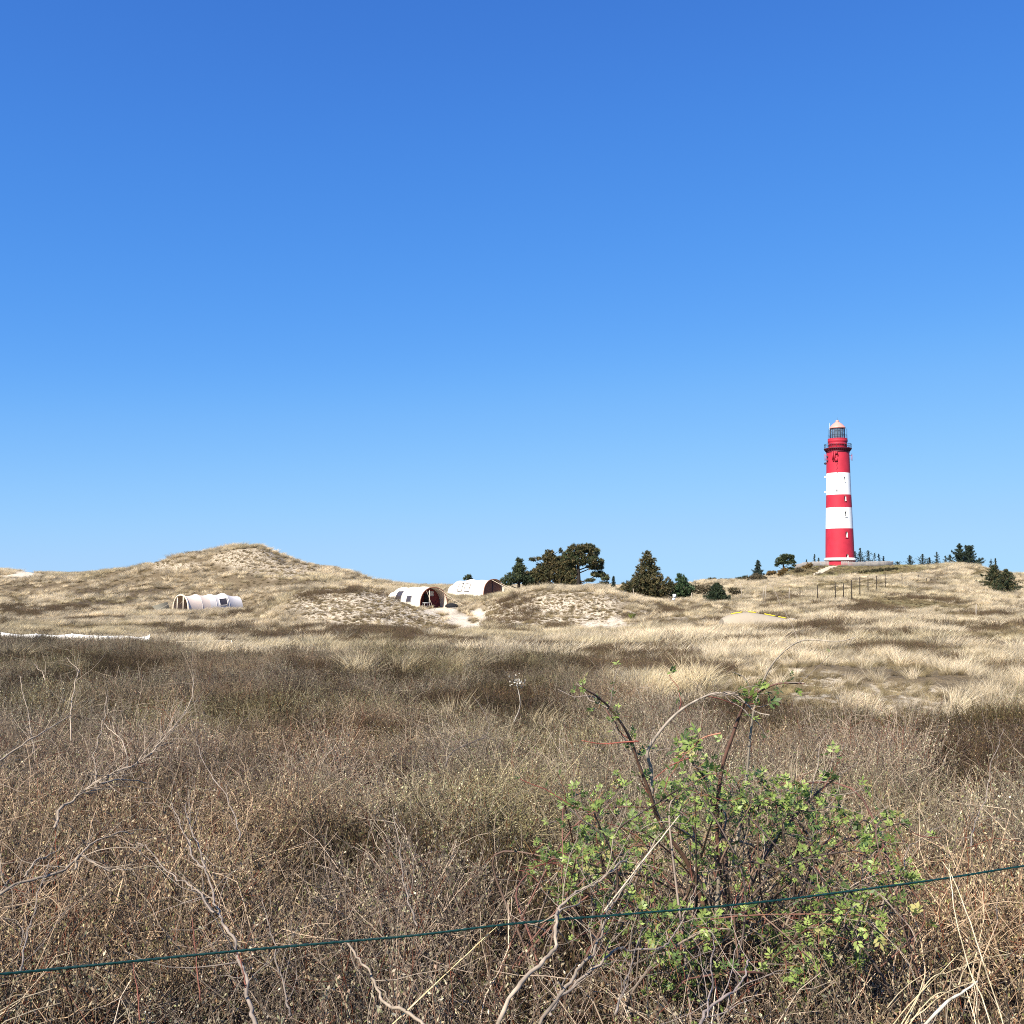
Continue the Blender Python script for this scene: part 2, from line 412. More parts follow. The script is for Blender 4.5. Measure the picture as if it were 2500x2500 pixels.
def build_ground():
    ys = np.concatenate([np.linspace(-6, 2, 30)[:-1], np.exp(np.linspace(math.log(2), math.log(420), 640)), np.exp(np.linspace(math.log(440), math.log(2500), 40))])
    us = np.sinh(np.linspace(-1.9, 1.9, 520)); us = us / us.max()
    us = np.linspace(-1, 1, 620)
    YY = ys[:, None] + 0 * us[None, :]
    XX = us[None, :] * np.maximum(ys[:, None] + 4, 8) * 0.72
    ZZ = H(XX, YY)
    ny, nx = YY.shape
    V = np.stack([XX, YY, ZZ], axis=-1).reshape(-1, 3)
    a = (np.arange(ny - 1)[:, None] * nx + np.arange(nx - 1)[None, :]).ravel()
    Fq = np.stack([a, a + 1, a + nx + 1, a + nx], axis=1)
    cv = cover(XX.ravel(), YY.ravel(), ZZ.ravel())
    litter = np.array([0.15, 0.115, 0.07]); soil = np.array([0.055, 0.040, 0.026]); sandc = np.array([0.54, 0.46, 0.34]); sandw = np.array([0.60, 0.52, 0.40])
    mossc = np.array([0.17, 0.145, 0.07]); hd = np.array([0.07, 0.052, 0.035])
    col = np.tile(litter, (len(V), 1))
    def mixc(c, m): return col * (1 - m[:, None]) + c * m[:, None]
    col = mixc(mossc, cv['moss']); col = mixc(hd, cv['dark']); col = mixc(soil, cv['heath'])
    col = mixc(sandc, cv['mott']); col = mixc(sandw, cv['sand'])
    n = fbm(V[:, 0] * 1.2, V[:, 1] * 1.2, 77, 4)
    col = col * (0.85 + 0.3 * n[:, None])
    al = np.clip(cv['mott'] + 0.3 * (1 - cv['heath']) * (1 - cv['sand']) + .42 * cv['sand'] * (cv['px'] > 1300), 0, 1)
    me = bpy.data.meshes.new("ground")
    me.vertices.add(len(V)); me.vertices.foreach_set("co", V.ravel())
    me.loops.add(Fq.size); me.loops.foreach_set("vertex_index", Fq.ravel().astype(np.int32))
    me.polygons.add(len(Fq)); me.polygons.foreach_set("loop_start", (np.arange(len(Fq)) * 4).astype(np.int32))
    me.polygons.foreach_set("use_smooth", np.ones(len(Fq), dtype=bool))
    ca = me.color_attributes.new("Col", 'FLOAT_COLOR', 'POINT')
    ca.data.foreach_set("color", np.hstack([col, al[:, None]]).ravel().astype(np.float32))
    me.update(calc_edges=True)
    m = bpy.data.materials.new("dune_ground"); m.use_nodes = True
    nt = m.node_tree; b = nt.nodes["Principled BSDF"]; b.inputs["Roughness"].default_value = 0.95; b.inputs["Specular IOR Level"].default_value = 0.1
    at = nt.nodes.new("ShaderNodeAttribute"); at.attribute_name = "Col"
    tc = nt.nodes.new("ShaderNodeTexCoord")
    mp = nt.nodes.new("ShaderNodeMapping"); mp.inputs["Scale"].default_value = (1.0, 0.55, 1.6)
    nt.links.new(tc.outputs["Object"], mp.inputs["Vector"])
    n1 = nt.nodes.new("ShaderNodeTexNoise"); n1.inputs["Scale"].default_value = 3.4; n1.inputs["Detail"].default_value = 5; n1.inputs["Roughness"].default_value = 0.65
    nt.links.new(mp.outputs[0], n1.inputs["Vector"])
    rp = nt.nodes.new("ShaderNodeValToRGB"); rp.color_ramp.elements[0].position = 0.46; rp.color_ramp.elements[1].position = 0.56
    nt.links.new(n1.outputs["Fac"], rp.inputs[0])
    mu = nt.nodes.new("ShaderNodeMath"); mu.operation = 'MULTIPLY'
    nt.links.new(rp.outputs[0], mu.inputs[0]); nt.links.new(at.outputs["Alpha"], mu.inputs[1])
    mx = nt.nodes.new("ShaderNodeMix"); mx.data_type = 'RGBA'
    mx.inputs[7].default_value = (0.17, 0.125, 0.07, 1)
    nt.links.new(mu.outputs[0], mx.inputs[0]); nt.links.new(at.outputs["Color"], mx.inputs[6])
    n3 = nt.nodes.new("ShaderNodeTexNoise"); n3.inputs["Scale"].default_value = 9.0; n3.inputs["Detail"].default_value = 8; n3.inputs["Roughness"].default_value = 0.75
    nt.links.new(tc.outputs["Object"], n3.inputs["Vector"])
    r3 = nt.nodes.new("ShaderNodeMapRange"); r3.inputs["From Min"].default_value = .34; r3.inputs["From Max"].default_value = .66; r3.inputs["To Min"].default_value = .45; r3.inputs["To Max"].default_value = 1.45
    nt.links.new(n3.outputs["Fac"], r3.inputs["Value"])
    vs = nt.nodes.new("ShaderNodeVectorMath"); vs.operation = 'SCALE'
    nt.links.new(mx.outputs[2], vs.inputs[0]); nt.links.new(r3.outputs[0], vs.inputs["Scale"])
    nt.links.new(vs.outputs[0], b.inputs["Base Color"])
    n2 = nt.nodes.new("ShaderNodeTexNoise"); n2.inputs["Scale"].default_value = 1.6; n2.inputs["Detail"].default_value = 9; n2.inputs["Roughness"].default_value = 0.7
    nt.links.new(tc.outputs["Object"], n2.inputs["Vector"])
    bp = nt.nodes.new("ShaderNodeBump"); bp.inputs["Strength"].default_value = 0.8; bp.inputs["Distance"].default_value = 0.25
    nt.links.new(n2.outputs["Fac"], bp.inputs["Height"]); nt.links.new(bp.outputs[0], b.inputs["Normal"])
    me.materials.append(m)
    o = bpy.data.objects.new("ground", me); C.objects.link(o)
    tag(o, "rolling sand dunes and heath ground with pale bare sand patches", "ground", kind="structure")
build_ground()

# visibility table: highest sight line reached before distance Y, per column
_vu = np.linspace(-0.75, 0.75, 400); _vy = np.exp(np.linspace(math.log(3), math.log(420), 500))
_vz = H(_vu[None, :] * _vy[:, None], _vy[:, None] + 0 * _vu[None, :]) / _vy[:, None]
_vm = np.maximum.accumulate(_vz, axis=0)
def visible(X, Y, Z, top):
    i = np.clip(np.searchsorted(_vy, Y) - 2, 0, len(_vy) - 1)
    j = np.clip(((X / np.maximum(Y, 1) - _vu[0]) / (_vu[1] - _vu[0])).astype(int), 0, len(_vu) - 1)
    return (Z + top) / np.maximum(Y, 1) > _vm[i, j] - 0.001

# ------------------------------------------------------------------ ground cover prototypes
M_WIL = leafmat("willow_twigs", 0.6, 0.15, True)
M_HEA = leafmat("heather_shoots", 0.7, 0.1, True)
M_GRA = leafmat("marram_blades", 0.6, 0.35, True)
protos = {}

def wavy(base, d, L, n, wob, lean=None):
    P = [np.array(base, float)]; d = np.array(d, float)
    for i in range(n):
        d = d + rng.normal(size=3) * wob
        if lean is not None: d = d + np.array(lean) / n
        d = d / np.linalg.norm(d)
        P.append(P[-1] + d * L / n)
    return np.array(P)

def willow_proto(i, leafy=1.0, hgt=0.40):
    mb = MB()
    for s_ in range(40):
        a = rng.uniform(0, 2 * math.pi); r = 0.28 * math.sqrt(rng.uniform())
        b = (r * math.cos(a), r * math.sin(a), -0.05)
        d = (0.5 * math.cos(a) * r / .28 + rng.normal() * 0.3, 0.5 * math.sin(a) * r / .28 + rng.normal() * 0.3, 1.0)
        L = hgt * rng.uniform(0.7, 1.25)
        P = wavy(b, d, L, 5, 0.16)
        tw = np.array([0.25, 0.20, 0.155]) * rng.uniform(0.5, 1.5) if rng.uniform() < .9 else np.array([0.20, 0.075, 0.045]) * rng.uniform(.7, 1.2)
        mb.tube(P, np.linspace(0.0024, 0.001, 6), 3, tw, 0, False)
        for q in range(3):                                   # side twigs
            t = rng.uniform(0.3, 0.95); k = min(int(t * 5), 4); base = P[k] + (P[k + 1] - P[k]) * (t * 5 - k)
            P2 = wavy(base, (rng.normal() * .8, rng.normal() * .8, 0.8), L * rng.uniform(.2, .4), 2, 0.3)
            mb.tube(P2, [0.0013, 0.001, 0.0008], 3, tw * 1.1, 0, False)
            if rng.uniform() < leafy:
                n = int(rng.integers(5, 10)); tt = rng.uniform(0.1, 1, n)
                cen = P2[0] + (P2[2] - P2[0]) * tt[:, None] + rng.normal(size=(n, 3)) * 0.005
                pal = np.array([[.34, .31, .21], [.46, .42, .30], [.22, .25, .11], [.30, .22, .13], [.62, .58, .46]])
                c = pal[rng.choice(5, n, p=[.32, .24, .22, .14, .08])] * rng.uniform(.7, 1.15, (n, 1))
                quads(mb, cen, rng.normal(size=(n, 3)) * .6 + np.array([0, 0, 0.9]), rng.uniform(.009, .018, n), rng.uniform(.004, .008, n), c)
        n = int(14 * leafy) + 2; tt = rng.uniform(0.25, 1, n) * 5; k = np.minimum(tt.astype(int), 4)
        cen = P[k] + (P[k + 1] - P[k]) * (tt - k)[:, None] + rng.normal(size=(n, 3)) * 0.006
        c = np.array([.33, .30, .19]) * rng.uniform(.45, 1.6, (n, 1))
        quads(mb, cen, rng.normal(size=(n, 3)) * .6 + np.array([0, 0, 0.9]), rng.uniform(.008, .016, n), rng.uniform(.004, .007, n), c)
    for s_ in range(8):
        P = wavy((rng.normal() * .12, rng.normal() * .12, 0.08), (rng.normal() * 1.1, rng.normal() * 1.1, 1), rng.uniform(.35, .6), 7, .2)
        c = np.array([.54, .45, .34]) * rng.uniform(.55, 1.1); mb.tube(P, np.linspace(.0029, .0012, 8), 4, c, 0, False)
        for q in range(3): k = int(rng.integers(2, 7)); mb.tube(wavy(P[k], P[k] - P[k - 1] + rng.normal(size=3) * .05, .13, 3, .3), [.0014, .0012, .001, .0007], 3, c, 0, False)
    return mb.build("willow_clump_source", M_WIL, 'UNLINKED')

def shoot_proto(i):
    mb = MB()
    for s_ in range(9):
        P = wavy((rng.normal() * .10, rng.normal() * .10, 0), (rng.normal() * .35, rng.normal() * .35, 1), rng.uniform(.34, .56), 6, .1)
        mb.tube(P, np.linspace(.0028, .0014, 7), 4, (.26, .18, .13), 0, False)
        n = 34; tt = rng.uniform(.35, 1.0, n) * 6; k = np.minimum(tt.astype(int), 5); cen = P[k] + (P[k + 1] - P[k]) * (tt - k)[:, None]
        d = rng.normal(size=(n, 3)) * .5 + np.array([0, 0, 1.0]); pal = np.array([[.42, .41, .30], [.34, .36, .22], [.52, .48, .36], [.40, .30, .22]])
        quads(mb, cen + norm(d) * .011, d, rng.uniform(.011, .020, n), rng.uniform(.0045, .008, n), pal[rng.integers(0, 4, n)] * rng.uniform(.7, 1.2, (n, 1)))
    return mb.build("willow_shoot_source", M_WIL, 'UNLINKED')

def heather_proto(i, hgt=0.30):
    mb = MB()
    for s_ in range(60):
        a = rng.uniform(0, 2 * math.pi); r = 0.27 * math.sqrt(rng.uniform())
        b = (r * math.cos(a), r * math.sin(a), -0.05)
        d = (0.6 * math.cos(a) * r / .27 + rng.normal() * 0.22, 0.6 * math.sin(a) * r / .27 + rng.normal() * 0.22, 1.0)
        L = hgt * rng.uniform(0.75, 1.2)
        P = wavy(b, d, L, 3, 0.14)
        tw = np.array([0.15, 0.095, 0.065]) * rng.uniform(0.6, 1.3)
        mb.tube(P, np.linspace(0.002, 0.001, 4), 3, tw, 0, False)
        n = 22; tt = rng.uniform(0.3, 1.02, n) * 3; k = np.minimum(tt.astype(int), 2)
        cen = P[k] + (P[k + 1] - P[k]) * (tt - k)[:, None] + rng.normal(size=(n, 3)) * 0.008
        pal = np.array([[.19, .145, .075], [.26, .18, .09], [.14, .13, .06], [.20, .135, .10]])
        c = pal[rng.integers(0, 4)] * rng.uniform(.6, 1.5, (n, 1))
        quads(mb, cen, rng.normal(size=(n, 3)) * .4 + np.array([0, 0, 1.0]), rng.uniform(.012, .026, n), rng.uniform(.004, .007, n), c)
    return mb.build("heather_clump_source", M_HEA, 'UNLINKED')

def grass_proto(i, nb, rad, L0, W, spread=0.35, lean=0.35):
    mb = MB()
    n = nb
    a = rng.uniform(0, 2 * math.pi, n); r = rad * np.sqrt(rng.uniform(size=n))
    base = np.stack([r * np.cos(a), r * np.sin(a), np.full(n, -0.04)], 1)
    d = np.stack([spread * np.cos(a) * r / rad + rng.normal(size=n) * .16 + lean * 0.4, spread * np.sin(a) * r / rad + rng.normal(size=n) * .16, np.ones(n)], 1)
    d = norm(d)
    L = L0 * rng.uniform(.5, 1.15, n)
    bend = norm(np.stack([d[:, 0] + lean, d[:, 1], np.zeros(n)], 1)) * rng.uniform(.25, 1.0, n)[:, None]
    side = norm(np.cross(d, rng.normal(size=(n, 3))))
    seg = 4; Vs = []
    for k in range(seg + 1):
        t = k / seg
        p = base + d * (L * t)[:, None] + bend * (L * t * t * .5)[:, None]; p[:, 2] -= L * .22 * t * t
        w = W * (1 - t ** 2 * .95)
        Vs += [p - side * w / 2, p + side * w / 2]
    V = np.stack(Vs, 1)
    idx = np.arange(n)[:, None] * (2 * (seg + 1))
    fs = np.concatenate([idx + np.array([[2 * k, 2 * k + 1, 2 * k + 3, 2 * k + 2]]) for k in range(seg)], 0)
    pal = np.array([[.78, .66, .47], [.68, .55, .37], [.86, .76, .58], [.44, .34, .21], [.42, .38, .22]])
    c = pal[rng.choice(5, n, p=[.34, .26, .2, .12, .08])] * rng.uniform(.8, 1.12, (n, 1))
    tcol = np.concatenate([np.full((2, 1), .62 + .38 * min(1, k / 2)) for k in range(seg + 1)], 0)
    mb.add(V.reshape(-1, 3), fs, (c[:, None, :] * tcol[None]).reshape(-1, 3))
    return mb.build("marram_tuft_source", M_GRA, 'UNLINKED')

W_P = [willow_proto(i) for i in range(4)] + [willow_proto(i, .35, .46) for i in range(2)] + [shoot_proto(0), shoot_proto(1)]
H_P = [heather_proto(i) for i in range(4)]
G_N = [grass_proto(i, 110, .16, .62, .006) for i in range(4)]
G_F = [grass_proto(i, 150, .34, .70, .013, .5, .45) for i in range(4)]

def scatter(name, objs, P, rot, scl, idx, tint, label, cat):
    me = bpy.data.meshes.new(name)
    n = len(P)
    me.vertices.add(n); me.vertices.foreach_set("co", np.asarray(P, dtype=np.float32).ravel())
    for nm, ty, dat, key in (("rot", 'FLOAT_VECTOR', rot, "vector"), ("scl", 'FLOAT_VECTOR', scl, "vector"), ("idx", 'INT', idx, "value"), ("tint", 'FLOAT_COLOR', np.hstack([tint, np.ones((n, 1))]), "color")):
        at = me.attributes.new(nm, ty, 'POINT')
        at.data.foreach_set(key, np.asarray(dat, dtype=np.int32 if ty == 'INT' else np.float32).ravel())
    o = bpy.data.objects.new(name, me); C.objects.link(o)
    ng = bpy.data.node_groups.new(name + "_scatter", 'GeometryNodeTree')
    ng.interface.new_socket(name="Geometry", in_out='INPUT', socket_type='NodeSocketGeometry')
    ng.interface.new_socket(name="Geometry", in_out='OUTPUT', socket_type='NodeSocketGeometry')
    N = ng.nodes; L = ng.links
    gi = N.new("NodeGroupInput"); go = N.new("NodeGroupOutput")
    jn = N.new("GeometryNodeJoinGeometry")
    for ob in objs:
        oi = N.new("GeometryNodeObjectInfo"); oi.inputs["Object"].default_value = ob; oi.inputs["As Instance"].default_value = True
        L.new(oi.outputs["Geometry"], jn.inputs[0])
    ip = N.new("GeometryNodeInstanceOnPoints"); ip.inputs["Pick Instance"].default_value = True
    L.new(gi.outputs[0], ip.inputs["Points"]); L.new(jn.outputs[0], ip.inputs["Instance"])
    def na(nm, ty):
        x = N.new("GeometryNodeInputNamedAttribute"); x.data_type = ty; x.inputs["Name"].default_value = nm
        return x.outputs[0]
    er = N.new("FunctionNodeEulerToRotation"); L.new(na("rot", 'FLOAT_VECTOR'), er.inputs[0]); L.new(er.outputs[0], ip.inputs["Rotation"])
    L.new(na("scl", 'FLOAT_VECTOR'), ip.inputs["Scale"]); L.new(na("idx", 'INT'), ip.inputs["Instance Index"])
    L.new(ip.outputs[0], go.inputs[0])
    md = o.modifiers.new("scatter", 'NODES'); md.node_group = ng
    tag(o, label, cat, kind="stuff")
    return o

def sample(Y0, Y1, dens, um=0.62):
    if Y0 < 3:
        A = (Y1 - Y0) * 2 * 2.4; n = int(A * dens)
        return rng.uniform(-2.4, 2.4, n), rng.uniform(Y0, Y1, n)
    A = um * (Y1 ** 2 - Y0 ** 2); n = int(A * dens)
    Y = np.sqrt(rng.uniform(Y0 ** 2, Y1 ** 2, n)); return rng.uniform(-um, um, n) * Y, Y

ACC = {k: [] for k in ("wil", "hea", "gn", "gf")}
def put(key, X, Y, Z, s, nproto, tint, leanr=0.12, sz=None):
    n = len(X)
    rot = np.stack([rng.normal(size=n) * leanr, rng.normal(size=n) * leanr, rng.uniform(-math.pi, math.pi, n)], 1)
    if key in ("gn", "gf"): rot[:, 2] = rng.normal(size=n) * 1.1
    sc = np.stack([s, s, s if sz is None else sz], 1)
    ix = rng.integers(0, nproto, n)
    if key == 'wil': ix = np.where((rng.uniform(size=n) < .13 * (Y < 9)) & (Y > 2.2), rng.integers(6, 8, n), ix)
    ACC[key].append((np.stack([X, Y, Z], 1), rot, sc, ix, tint))

def pick(mask, *a): return [x[mask] for x in a]

# ---- heath in the foreground and heather beyond
for (a, b, d, s0) in ((1.6, 3, 26, .95), (3, 8, 20, 1.0), (8, 16, 13, 1.1), (16, 42, 9.5, 1.25)):
    X, Y = sample(a, b, d); Z = H(X, Y); cv = cover(X, Y, Z)
    zone = fbm(X / 2.2 + 3, Y / 3.0, 91, 3)           # willow or heather
    gap = fbm(X / 0.55, Y / 0.55, 95, 2)
    inh = (cv['heath'] > rng.uniform(0, 1, len(X))) & (gap > 0.34)
    hea = (zone > 0.60 - 0.10 * sstep(9, 20, Y)) | ((Y > heath_edge(X / Y) * (0.80 + .3 * fbm(X / 4 + 2, Y / 9, 191, 2))) & (rng.uniform(size=len(X)) < .85))
    t1 = fbm(X / 1.7 + 60, Y / 1.7, 101, 3); t2 = rng.uniform(0.5, 1.35, len(X)) * (1 - .22 * sstep(9, 22, Y)) * .92 * np.where(rng.uniform(size=len(X)) < .18, .5, 1.0)
    grey = np.array([1.03, 1.0, .91]); red = np.array([1.0, 0.86, 0.72]); oliv = np.array([0.92, 0.90, 0.66]); purp = np.array([.96, .92, .94])
    f1 = sstep(.56, .68, t1)[:, None]; f2 = sstep(.44, .34, t1)[:, None]
    tint = grey * (1 - f1) * (1 - f2) + red * f1 + oliv * f2
    f3 = sstep(.55, .66, fbm(X / 3 + 8, Y / 3, 111, 3))[:, None]
    tint = (tint * (1 - f3 * .6) + purp * f3 * .6) * t2[:, None]
    hg = (0.55 + 0.8 * fbm(X / .8, Y / .8, 121, 3)) * rng.uniform(.72, 1.28, len(X))
    m = inh & ~hea
    x, y, z, tt, h_ = pick(m, X, Y, Z, tint, hg); put("wil", x, y, z, s0 * rng.uniform(.85, 1.15, len(x)), 6, tt, .16, s0 * h_)
    m = inh & hea
    x, y, z, tt, h_ = pick(m, X, Y, Z, tint, hg); put("hea", x, y, z, s0 * rng.uniform(.9, 1.25, len(x)), 4, tt * .58, .14, s0 * h_)
# heather on the dunes
for (a, b, d, s0) in ((15, 60, 7, 1.35), (60, 130, 2.6, 2.0)):
    X, Y = sample(a, b, d); Z = H(X, Y); cv = cover(X, Y, Z)
    m = (cv['dark'] * .8 > rng.uniform(0.1, 1, len(X))) & visible(X, Y, Z, .6) & (cv['sand'] < .3)
    x, y, z = pick(m, X, Y, Z)
    tt = np.array([1.0, .95, .92]) * rng.uniform(.4, .85, (len(x), 1)); put("hea", x, y, z, s0 * rng.uniform(.85, 1.2, len(x)), 4, tt, .12, s0 * .8 * rng.uniform(.8, 1.2, len(x)))

# ---- marram grass
TENTS = [(Vector((f[0], f[1], 0)), f[2]) for f in FLATS]
for (key, a, b, d, s0) in (("gn", 15, 34, 4.6, .86), ("gf", 34, 75, 2.5, .92), ("gf", 75, 135, 1.8, 1.08), ("gf", 135, 210, 1.1, 1.32), ("gf", 210, 330, .65, 1.5)):
    X, Y = sample(a, b, d); Z = H(X, Y); cv = cover(X, Y, Z)
    thin = np.where(Y > 60, fbm(X / 3.2 + 33, Y / 4.2, 131, 4), fbm(X / 2.2 + 33, Y / 2.2, 131, 3)) - .015 * (Y > 60)
    p = (1 - cv['heath']) * np.clip(1 - cv['sand'] * 1.4, 0, 1) * (1 - .78 * cv['dark']) * (1 - .93 * cv['mott']) * (1 - .5 * cv['moss']) * (0.08 + 1.25 * sstep(.42, .55, thin))
    ok = (rng.uniform(size=len(X)) < p) & visible(X, Y, Z, .9)
    pcx = np.interp(Y, [243, 291], [1991, 2038.5]); ok &= ~((Y > 240) & (Y < 292) & (np.abs(cv['px'] - pcx) < 12))
    ok &= ~(np.hypot(X - pt(2059, 1380, 298).x, Y - 298) < 13.9)
    for c_, r_ in TENTS:
        ok &= ((X - c_.x) ** 2 + ((Y - c_.y)) ** 2) > (r_ * .80) ** 2
    tn = fbm(X / 9 + 71, Y / 9, 141, 3)[:, None]
    tint = np.array([1.0, .985, .94]) * (.80 + .45 * tn) * rng.uniform(.55, 1.25, (len(X), 1))
    olive = sstep(.52, .62, fbm(X / 11 + 19, Y / 11, 151, 3))[:, None] * .5
    tint = tint * (1 - olive) + tint * np.array([.74, .74, .62]) * olive
    gm = (ell(cv['px'], cv['py'], 2080, 1392, 190, 22) * (Y > 215))[:, None]; tint = tint * (1 - gm) + tint * np.array([.52, .56, .36]) * gm
    sc = (1 - .35 * gm[:, 0]) * s0 * (.62 + .62 * fbm(X / 4 + 5, Y / 4, 161, 2)) * rng.uniform(.8, 1.2, len(X)) * (1 - .45 * cv['mott'])* (1 - .4 * cv['moss'])
    x, y, z, tt, ss = pick(ok, X, Y, Z, tint, sc)
    put(key, x, y, z, ss, 4, tt, .10)
# short dead growth on the mossy and half bare ground
for (a, b, d, s0) in ((14, 34, 30, .30), (34, 70, 9, .34), (70, 125, 6, .34), (125, 190, 3, .45), (190, 300, 1.0, .6)):
    X, Y = sample(a, b, d); Z = H(X, Y); cv = cover(X, Y, Z)
    p = np.maximum(.32, np.maximum(cv['mott'] * .55, np.maximum(cv['moss'], cv['dark'] * .6))) * (1 - cv['heath']) * (1 - cv['sand'])
    pcx = np.interp(Y, [243, 291], [1991, 2038.5]); p = p * ~((Y > 240) & (Y < 292) & (np.abs(cv['px'] - pcx) < 12)) * np.clip(1 - 1.5 * cv['sand'], 0, 1)
    m = (rng.uniform(size=len(X)) < p * sstep(.25, .42, fbm(X / .9, Y / .9, 181, 2))) & visible(X, Y, Z, .5)
    x, y, z = pick(m, X, Y, Z); base = np.where(rng.uniform(size=(len(x), 1)) < .55, np.array([[.38, .34, .25]]), np.array([[.58, .54, .40]]))
    put("gn" if b < 35 else "gf", x, y, z, s0 * rng.uniform(.7, 1.4, len(x)), 4, base * rng.uniform(.5, 1.2, (len(x), 1)), .3)
# tufts on the bank before the rear cream tent and along its side
n = 170; x = rng.uniform(pt(1092, 1500, 127).x, pt(1232, 1500, 127).x, n); y = rng.uniform(124.5, 129.5, n); z = H(x, y)
put("gf", x, y, z, rng.uniform(.7, 1.2, n), 4, np.array([.95, .95, .85]) * rng.uniform(.5, 1.1, (n, 1)), .15)
# tufts in front of the low tent
n = 260; x = rng.uniform(pt(1745, 1500, 69).x, pt(1965, 1500, 69).x, n); y = rng.uniform(66.3, 70.2, n); z = H(x, y)
put("gf", x, y, z, rng.uniform(.7, 1.25, n), 4, np.array([1, .97, .9]) * rng.uniform(.6, 1.2, (n, 1)), .15)
# a few tufts inside the heath
X, Y = sample(9, 30, .35); Z = H(X, Y); cv = cover(X, Y, Z)
m = (cv['heath'] > .5) & (fbm(X / 3 + 3, Y / 3 + 3, 171, 2) > .55)
x, y, z = pick(m, X, Y, Z); put("gn", x, y, z + .06, rng.uniform(.7, 1.0, len(x)), 4, np.array([.85, .82, .72]) * rng.uniform(.7, 1.1, (len(x), 1)), .15)
# the big tussocks in the middle
for (px, py, Y_, n, sp) in ((960, 1650, 24, 7, .5), (1100, 1640, 25, 4, .4), (840, 1660, 23, 3, .3), (30, 1620, 30, 2, .3), (1640, 1700, 19, 5, .5), (1720, 1690, 20, 4, .4)):
    c_ = pt(px, py, Y_)
    x = c_.x + rng.normal(size=n) * sp; y = Y_ + rng.normal(size=n) * sp; z = H(x, y) + .12
    put("gn", x, y, z, rng.uniform(1.0, 1.3, n), 4, np.array([.95, .92, .8]) * rng.uniform(.8, 1.05, (n, 1)), .25)

# the heath also runs on to both sides of the view
_st = rng.bit_generator.state
for (a, b, d, s0) in ((.6, 8, 20, 1.0), (8, 16, 12, 1.1), (16, 42, 8, 1.25)):
    n = int((b - a) * 2 * (.62 * b + 4.5) * d); Y = rng.uniform(a, b, n); X = rng.uniform(-1, 1, n) * (.62 * b + 4.5)
    k = (np.abs(X) > np.where(Y < 3, np.where(Y < 1.6, .4, 2.4), .62 * Y)) & (np.abs(X) < .62 * Y + 4.5) & ((Y > 1.6) | (np.abs(X) > 1.4)); X, Y = X[k], Y[k]; Z = H(X, Y); cv = cover(X, Y, Z)
    m = (Y < heath_edge(X / np.maximum(Y, 2))) & (fbm(X / .55, Y / .55, 95, 2) > .34); X, Y, Z = pick(m, X, Y, Z); n = len(X)
    hea = (Y > heath_edge(X / np.maximum(Y, 2)) * .88) | (fbm(X / 2.2 + 3, Y / 3.0, 91, 3) > .58)
    tt = np.array([1.03, 1.0, .91]) * rng.uniform(.5, 1.35, (n, 1)) * .9; hh = (.55 + .8 * fbm(X / .8, Y / .8, 121, 3)) * rng.uniform(.72, 1.28, n)
    for kk, mm, np_, f in (("wil", ~hea, 6, 1.0), ("hea", hea, 4, .58)):
        x, y, z, t_, h_ = pick(mm, X, Y, Z, tt, hh); put(kk, x, y, z, s0 * rng.uniform(.85, 1.15, len(x)), np_, t_ * f, .15, s0 * h_)
rng.bit_generator.state = _st

def flush(key, name, objs, label, cat):
    a = [np.concatenate([t[i] for t in ACC[key]]) for i in range(5)]
    print("SCATTER", name, len(a[0]))
    return scatter(name, objs, *a, label, cat)
flush("wil", "willow_scrub", W_P, "low grey brown creeping willow scrub covering the foreground", "scrub")
flush("hea", "heather", H_P, "dark brown heather carpet on the heath and in dune hollows", "heather")
flush("gn", "dune_grass", G_N, "pale straw coloured grass tufts just behind the heath", "grass")
flush("gf", "marram_grass", G_F, "pale wind bent marram grass covering the dunes", "grass")

#@@OBJECTS@@
# ------------------------------------------------------------------ paths
def draped(name, rows, m, label, nx=8, lift=0.05):
    mb = MB(); V = []; fs = []
    for (xl, xr, y) in rows:
        for i in range(nx + 1):
            x = xl + (xr - xl) * i / nx
            V.append((x, y, hz(x, y) + lift + 0.02 * math.sin(i * math.pi / nx)))
    for r in range(len(rows) - 1):
        for i in range(nx):
            a = r * (nx + 1) + i; fs.append((a, a + 1, a + nx + 2, a + nx + 1))
    mb.add(V, fs); o = mb.build(name, m, smooth=True); tag(o, label, kind="structure"); return o
M_SAND = mat("pale_sand", (.50, .43, .32), 0.95, 0.1, noise=(2.5, .18), bump=(6, .5, .05))
rows = []
for y in np.linspace(243, 291, 40):
    t = (y - 243) / 48; pxl = 1980 + (2026 - 1980) * t; pxr = 2002 + (2051 - 2002) * t
    a = pt(pxl, 1400, y).x; b = pt(pxr, 1400, y).x
    rows.append((a + .3 * math.sin(y), b + .3 * math.sin(y * .7), y))
draped("path", rows, M_SAND, "pale sandy path climbing the mound to the lighthouse")

# ------------------------------------------------------------------ lighthouse
M_RED = mat("red_paint", (.42, .024, .044), 0.6, 0.25, noise=(.55, .30), bump=(3.0, .15, .02))
M_DRED = mat("dark_red_paint", (.30, .018, .032), 0.5, 0.3, noise=(2, .2))
M_PINK = mat("faded_red_roof_paint", (.64, .27, .22), 0.45, 0.5, noise=(2, .15))
M_WHITE = mat("white_paint", (.80, .79, .76), 0.6, 0.3, noise=(1.0, .03))
M_DARK = mat("dark_iron", (.025, .03, .045), 0.5, 0.4)
M_GLASS = bpy.data.materials.new("lantern_glass"); M_GLASS.use_nodes = True
_b = M_GLASS.node_tree.nodes["Principled BSDF"]; _b.inputs["Base Color"].default_value = (.20, .28, .38, 1); _b.inputs["Roughness"].default_value = .05
_b.inputs["Transmission Weight"].default_value = 0.0; _b.inputs["Alpha"].default_value = 0.38
M_PANE = mat("dark_window_glass", (.02, .022, .028), 0.15, 0.5)
M_LENS = mat("lens_glass", (.10, .13, .17), 0.12, 0.8)
LY = 300.0
